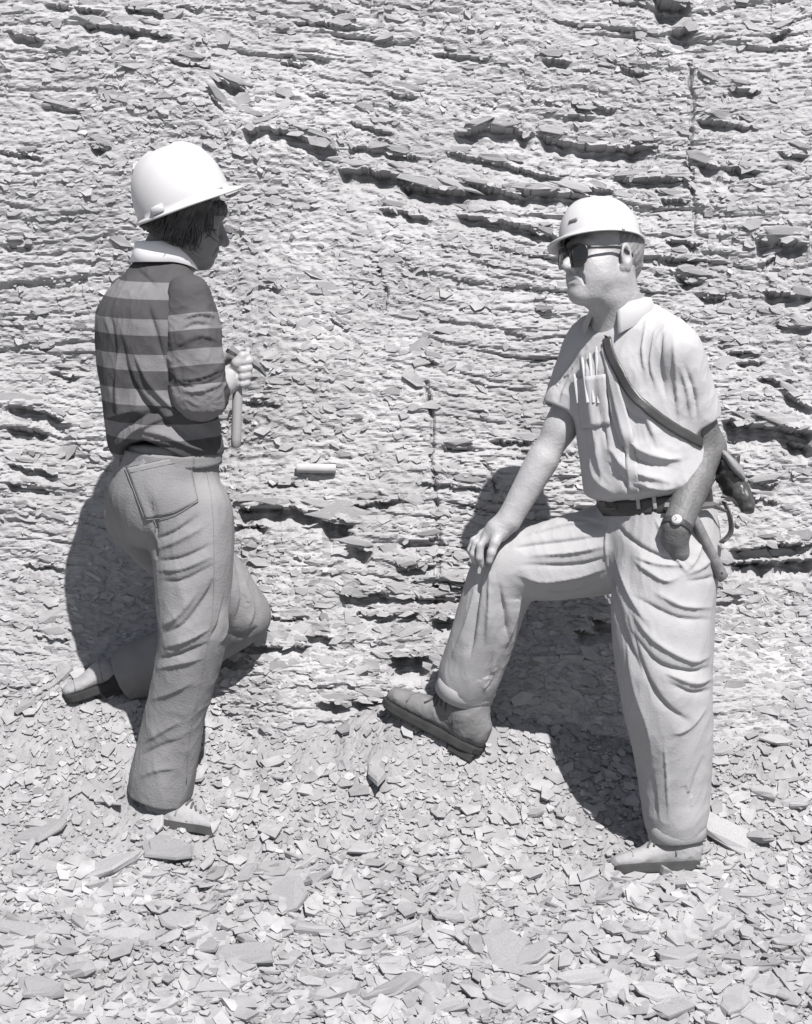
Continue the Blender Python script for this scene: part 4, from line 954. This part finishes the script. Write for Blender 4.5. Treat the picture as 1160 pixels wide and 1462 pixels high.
    v, f = ribbon(np.array([c0 + Uo * math.cos(q) * .1745 + Vo * math.sin(q) * .1385 + Wd * (-.012 * math.cos(q)) for q in t]), None, .036, .004, up=Wd); wb = put('waistband', v, f, M['denim'], tr); sw = Surf(v, np.array(f))
    for px in (172, 211, 268):
        p, n = sw.hit(px, 648 if px > 200 else 652); v, f = block(p + n * .004, np.array((nrm(np.cross(Wd, n)), Wd, n)), (.010, .050, .005)); put('belt_loop', v, f, M['denim'], wb)
    # ---- striped jersey
    fd = Field(); Ta, Tb = at(243, 690, .2), at(232, 372, .2)
    fd.loft(Ta, Tb, U, [(.125, 0, -.006, .172, .142), (.17, 0, -.010, .182, .152), (.283, 0, -.020, .186, .150), (.41, 0, -.028, .186, .146), (.6, 0, -.038, .194, .144), (.755, 0, -.040, .200, .138), (.85, 0, -.034, .180, .116), (.91, 0, -.026, .140, .092), (.955, 0, -.018, .098, .076), (1.0, 0, -.012, .070, .064)], .03)
    fd.ell(at(214, 672, .07), np.eye(3), (.105, .09, .085), .01, 's')
    fd.cap(neck - Zup * .06 + U * .05, sr - Zup * .012, .05, .050, .04); fd.cap(neck - Zup * .06 - U * .05, sl - Zup * .01, .05, .056, .04)
    fd.cap(neck - Zup * .02, neck + Zup * .05, .062, .066, .006, 's')
    bt = Ta + (Tb - Ta) * .125; ax = nrm(Ta - Tb)
    V, Q = fd.mesh(.0036)
    folds = [([(165,640),(200,612),(240,595),(265,590)],.011,.010), ([(160,620),(195,598),(235,580)],.011,-.010), ([(175,480),(185,530),(205,570),(250,610),(290,630)],.014,-.014), ([(190,500),(215,550),(255,590),(300,615)],.012,.010), ([(168,500),(168,560),(172,600)],.012,.008), ([(210,430),(225,480),(240,530)],.014,-.008),
             ([(200,615),(235,622),(275,640),(320,650)],.009,.010), ([(190,625),(215,632),(250,640)],.009,-.009), ([(160,450),(165,500),(160,560)],.014,-.007), ([(250,600),(280,620),(318,628)],.010,-.009), ([(225,410),(210,395),(195,385)],.012,-.006), ([(150,600),(180,590),(210,585)],.010,.007)]
    V = add_folds(V, Q, folds); V = wrinkle(V, Q, .0040, 7, 31.0, (1, 1, .6)); V = relax(V, Q, .2)
    js = put('jersey', V, Q, M['knit'], person)
    L = np.linalg.norm(Tb - Ta); W = (Tb - Ta) / L; tt = (V - Ta) @ W + .010 * ((V - Ta) @ U) / .2
    attr(js.data, 'stripe', (tt + .0) / .0935 + .02)
    # sleeves: the near one pushed up to the elbow, the far one reaching across
    for a, b, c_, rr, fl, off in ((sr, er, wr, (.060, .068, .066, .050), [([(262,455),(285,448),(308,452)],.009,.007), ([(258,472),(280,462),(308,466)],.008,-.006), ([(252,495),(285,480),(312,488)],.009,.007), ([(252,542),(285,540),(318,526)],.006,.006), ([(254,550),(288,549),(318,536)],.005,-.005), ([(258,560),(292,558),(318,545)],.006,.005)], .3), (sl, el, wl, (.050, .060, .060, .040), [], .3)):
        fs = Field(); near = fl != []; ext = b + (c_ - b) * (.22 if near else .72); axd = nrm(c_ - b)
        fs.chain([a, a * .5 + b * .5, b - Zup * -.012, ext], rr, .025, n=10)
        v, q = fs.mesh(.0038)
        if fl: v = add_folds(v, q, fl)
        v = wrinkle(v, q, .0045, 9, 41.0); o = put('sleeve', v, q, M['knit'], js)
        _, tp = seg_dist(v, np.array([a, b, ext])); La, Lb = np.linalg.norm(b - a), np.linalg.norm(ext - b)
        dist = np.where(tp < .5, tp * 2 * La, La + (tp - .5) * 2 * Lb); attr(o.data, 'stripe', (-dist + .0) / .0935 + 10.50)
    collar(at(232, 361, .195), U, Fw, nrm(Tb - Ta + np.array((.07, .04, .1))), .066, .086, .032, .024, .50, js, M['collar'], .020)
    # ---- shoes
    boot(ground_hit(216, 1164), ground_hit(318, 1186), at(232, 1130, .19), person, M['boot_pale'], sink=.048, name='shoe')
    a2 = at(178, 966, .50); h2 = at(176, 948, .515); hh2 = at(176, 976, .50); boot(hh2, at(94, 1002, .47), hh2 + np.array((.02, 0, .11)), person, M['boot_pale'], shaft=False, hs=.72, name='shoe')
    ax = nrm(Ls[-1] - Ls[-2]); v, f = tube(np.array([a2 - ax * .05, a2 + ax * .01, at(152, 978, .495)]), [.050, .050, .036], 20); put('sock', v, f, M['sock'], person)
    ax = nrm(Rs[-1] - Rs[-2]); v, f = tube(np.array([Rs[-1] - ax * .06, Rs[-1] + ax * .02]), [.045, .048], 20); put('sock', v, f, M['sock'], person)
    # ---- dark hair to the collar, loose strands by the cheek
    P = lambda *p: loc(O, A, p); fh = Field(); bx = box_around([O], .25)
    fh.ell(P(-.018, 0, .028), A, (.104, .088, .10), .02); fh.ell(P(-.040, 0, -.055), A, (.078, .082, .078), .04); fh.ell(P(-.055, 0, -.105), A, (.060, .070, .045), .03)
    fh.half(P(.040, 0, 0), nrm(A[0] - .10 * A[2]), (bx[0][0], bx[0][1], bx[0][2]), bx[1], .015)
    fh.ell(P(.09, 0, -.06), A, (.075, .062, .10), .012, 's'); fh.ell(P(.055, 0, .040), A, (.052, .066, .034), .012); hc = at(207, 327, .2); fh.half(hc, (-.42, 0, -.9), *box_around([O], .3), k=.012)
    nc = lambda p: max(0.0, (p - hc) @ np.array((-.42, 0, -.9)))
    v, q = fh.mesh(.0030); N = vnormals(v, q); lv = (v - O) @ A.T
    v = v + N * (.0045 * noise3(lv[:, 0] * 110 + lv[:, 2] * 25, lv[:, 1] * 110, lv[:, 2] * 18) + .0025 * noise3(lv[:, 0] * 260, lv[:, 1] * 260, lv[:, 2] * 30))[:, None]
    hr = put('hair', v, q, M['hair_dark'], person)
    rg = np.random.default_rng(5); parts = []
    for i in range(130):
        s_ = rg.choice([-1, -1, -1, 1]); f0 = rg.uniform(-.09, .055); y0 = s_ * (.079 if f0 < .03 else .072) * math.sqrt(max(.15, 1 - (max(0, abs(f0 + .02) - .02) / .115) ** 2)); ln = rg.uniform(.10, .165) * (1 if f0 < .03 else .55)
        pts = [P(f0, y0, .035), P(f0 + rg.normal(0, .006), y0 * 1.10, -.02), P(f0 - .004 + rg.normal(0, .010), y0 * 1.10 + rg.normal(0, .004), .035 - ln * .75), P(f0 + rg.normal(0, .016), y0 * .98 + rg.normal(0, .008), .035 - ln)]
        pts = [p - np.array((-.42, 0, -.9)) * nc(p) for p in pts]
        parts.append(tube(crom(pts, 8), np.array([.0018, .002, .002, .002, .0018, .0016, .0012, .0005]), 4, False))
    v, f = merge(parts); put('strands', v, f, M['hair_dark'], hr)['kind'] = 'stuff'
    # ---- hat
    HA = frame_from((.935, .12, .36), math.radians(2)); HO = at(262, 290, .180)
    hat = hard_hat(HO, HA, .131, .126, .158, .024, person, 1.6, .006, .28)
    p = loc(HO, HA, (-.072, -.108, .010)); n = nrm(-HA[1] * .9 - HA[0] * .45); t1 = nrm(np.cross(HA[2], n)); v, f = block(p, np.array((t1, np.cross(n, t1), n)), (.034, .022, .018), .5); put('accessory_clip', v, f, M['hat'], hat)
    p = loc(HO, HA, (.098, -.078, .008)); n = nrm(-HA[1] + HA[0] * .6); t1 = nrm(np.cross(HA[2], n)); v, f = block(p, np.array((t1, np.cross(n, t1), n)), (.030, .016, .012), .8); put('accessory_clip', v, f, M['hat'], hat)
    return person
LM = build_left()

# ------------------------------------------------------------------ tools, bag, core
def empty(name, p):
    o = bpy.data.objects.new(name, None); o.empty_display_size = .05; COL.objects.link(o); return o
# hammer in the jersey wearer's hand
hm = empty('rock_hammer', None); tag(hm, 'rock hammer hanging head up from the fist of the striped jersey wearer', 'hammer')
a, b = at(341, 508, .158), at(337, 639, .150)
P = np.array([a + (b - a) * t for t in (0, .25, .38, .42, .9, .985, 1.0)]); v, f = tube(P, [.009, .010, .0125, .0138, .0140, .0135, .009], 14); put('handle', v, f, M['wood'], hm)
hx = nrm(at(382, 536, .16) - at(330, 504, .150)); c = at(350, 512, .155); up = nrm(a - b)
P = np.array([c - hx * .055, c - hx * .05, c - hx * .02, c, c + hx * .02, c + hx * .045, c + hx * .068 - up * .012]); v, f = tube(P, [.011, .0125, .010, .012, .011, .009, .003], 4); put('hammer_head', v, f, M['metal'], hm, smooth=False)
# hammer on the belt of the man with the pale shirt
h2 = empty('rock_hammer', None); tag(h2, 'rock hammer with mottled grip hanging from the belt beside the pocket', 'hammer')
a, b = at(991, 738, -.115), at(1033, 826, -.075)
P = np.array([a + (b - a) * t for t in (-.15, 0, .1, .5, .9, .98, 1.0)]); v, f = tube(P, [.008, .011, .0135, .0145, .0165, .0160, .010], 14); put('handle', v, f, M['grip'], h2)
c = a - nrm(b - a) * .03; v, f = tube(np.array([c + np.array((-.06, .02, .0)), c, c + np.array((.07, .05, .0)), c + np.array((.11, .07, -.02))]), [.010, .011, .009, .003], 4); put('hammer_head', v, f, M['metal'], h2, smooth=False)
hd = at(1031, 818, -.092); v, f = tube(np.array([hd, hd + np.array((0, -.004, 0))]), .003, 8); put('lanyard_hole', v, f, M['sole'], h2)
v, f = ribbon(crom([at(1034, 716, -.03), at(1042, 735, -.05), at(1044, 760, -.06), at(1030, 775, -.07)], 12), None, .022, .004, up=np.array((.3, -1, 0))); put('belt_sling', v, f, M['leather'], h2)
# shoulder bag
bagO = at(1040, 690, .02); A = np.array((nrm((.80, -.60, -.35)), nrm((.45, .85, -.25)), (0, 0, 1.0))); A[2] = nrm(np.cross(A[0], A[1])); A[1] = np.cross(A[2], A[0])
bag = empty('shoulder_bag', None); tag(bag, 'dark leather shoulder bag with pale flap behind the hip of the sunglasses wearer', 'bag')
fb = Field(); q0, q1, q2 = at(1030, 668, .0), at(1052, 700, .0), at(1066, 722, .0); I3 = np.array((nrm(q2 - q0), nrm(np.cross(q2 - q0, (0, 1, 0))), (0, 1.0, 0)))
fb.ell(q0 * .5 + q1 * .5, I3, (.062, .030, .055), .02); fb.ell(q1 * .6 + q2 * .4, I3, (.048, .024, .060), .02); fb.cap(at(1036, 660, -.045), at(1068, 722, -.05), .012, .016, .02); fb.cap(at(1046, 668, .05), at(1070, 716, .05), .012, .015, .02)
v, q = fb.mesh(.0034); v = wrinkle(v, q, .006, 13, 2.0); put('pouch', v, q, M['leather'], bag)
fb = Field(); I4 = np.array((nrm(at(1062, 684, 0) - at(1032, 644, 0)), (0, 1.0, 0), nrm(np.cross(at(1062, 684, 0) - at(1032, 644, 0), (0, 1, 0)))))
fb.ell(at(1045, 663, -.02), I4, (.052, .062, .014), .01); v, q = fb.mesh(.0034); v = wrinkle(v, q, .003, 14, 6.0); put('flap', v, q, M['leather_light'], bag)
ss = RM[1]; U, Fw, neck = RM[3], RM[4], RM[5]
P1, N1 = ss.line([(868, 484), (873, 505), (888, 535), (908, 568), (940, 595), (968, 614), (984, 623), (1000, 632)], 30, .006)
tail = crom([P1[-1], at(1012, 642, .06), at(1025, 655, .06), bagO + A[2] * .07], 10)[1:]
back = []
for q in np.linspace(0, 1, 16):
    g0 = P1[0] * (1 - q) + (bagO + A[2] * .07) * q; out = -Fw * .35 * math.sin(math.pi * q) + Zup * .10 * math.sin(math.pi * min(1, q * 2.2)) * (q < .46) ; p, n = ss.near(g0 + out); back.append(p + n * .006)
P = np.concatenate([P1, tail]); N = np.concatenate([N1, np.tile(N1[-1], (len(tail), 1))])
v, f = ribbon(P, N, .026, .004); put('strap', v, f, M['leather'], bag)
v, f = ribbon(crom(np.array(back), 40), np.array([ss.near(p)[1] for p in crom(np.array(back), 40)]), .026, .004); put('strap', v, f, M['leather'], bag)
# drill core lying on a ledge of the face
x0, s0 = face_xs(423, 671); x1, s1 = face_xs(479, 672)
p0 = face_p(np.array([x0]), np.array([s0]))[0]; p1 = face_p(np.array([x1]), np.array([s1]))[0]; yy = min(p0[1], p1[1]) - .014
a, b = at(423, 668, yy), at(480, 669, yy + .004)
v, f = tube(np.array([a, a + (b - a) * .04, a + (b - a) * .5, a + (b - a) * .96, b]), [.0125, .0138, .0145, .0138, .0120], 14); core = put('core_sample', v, f, M['core'], None); core.data.polygons.foreach_set('use_smooth', np.array([len(p) == 4 for p in f]))
tag(core, 'short pale stone cylinder lying on a ledge of the rock face', 'core sample')
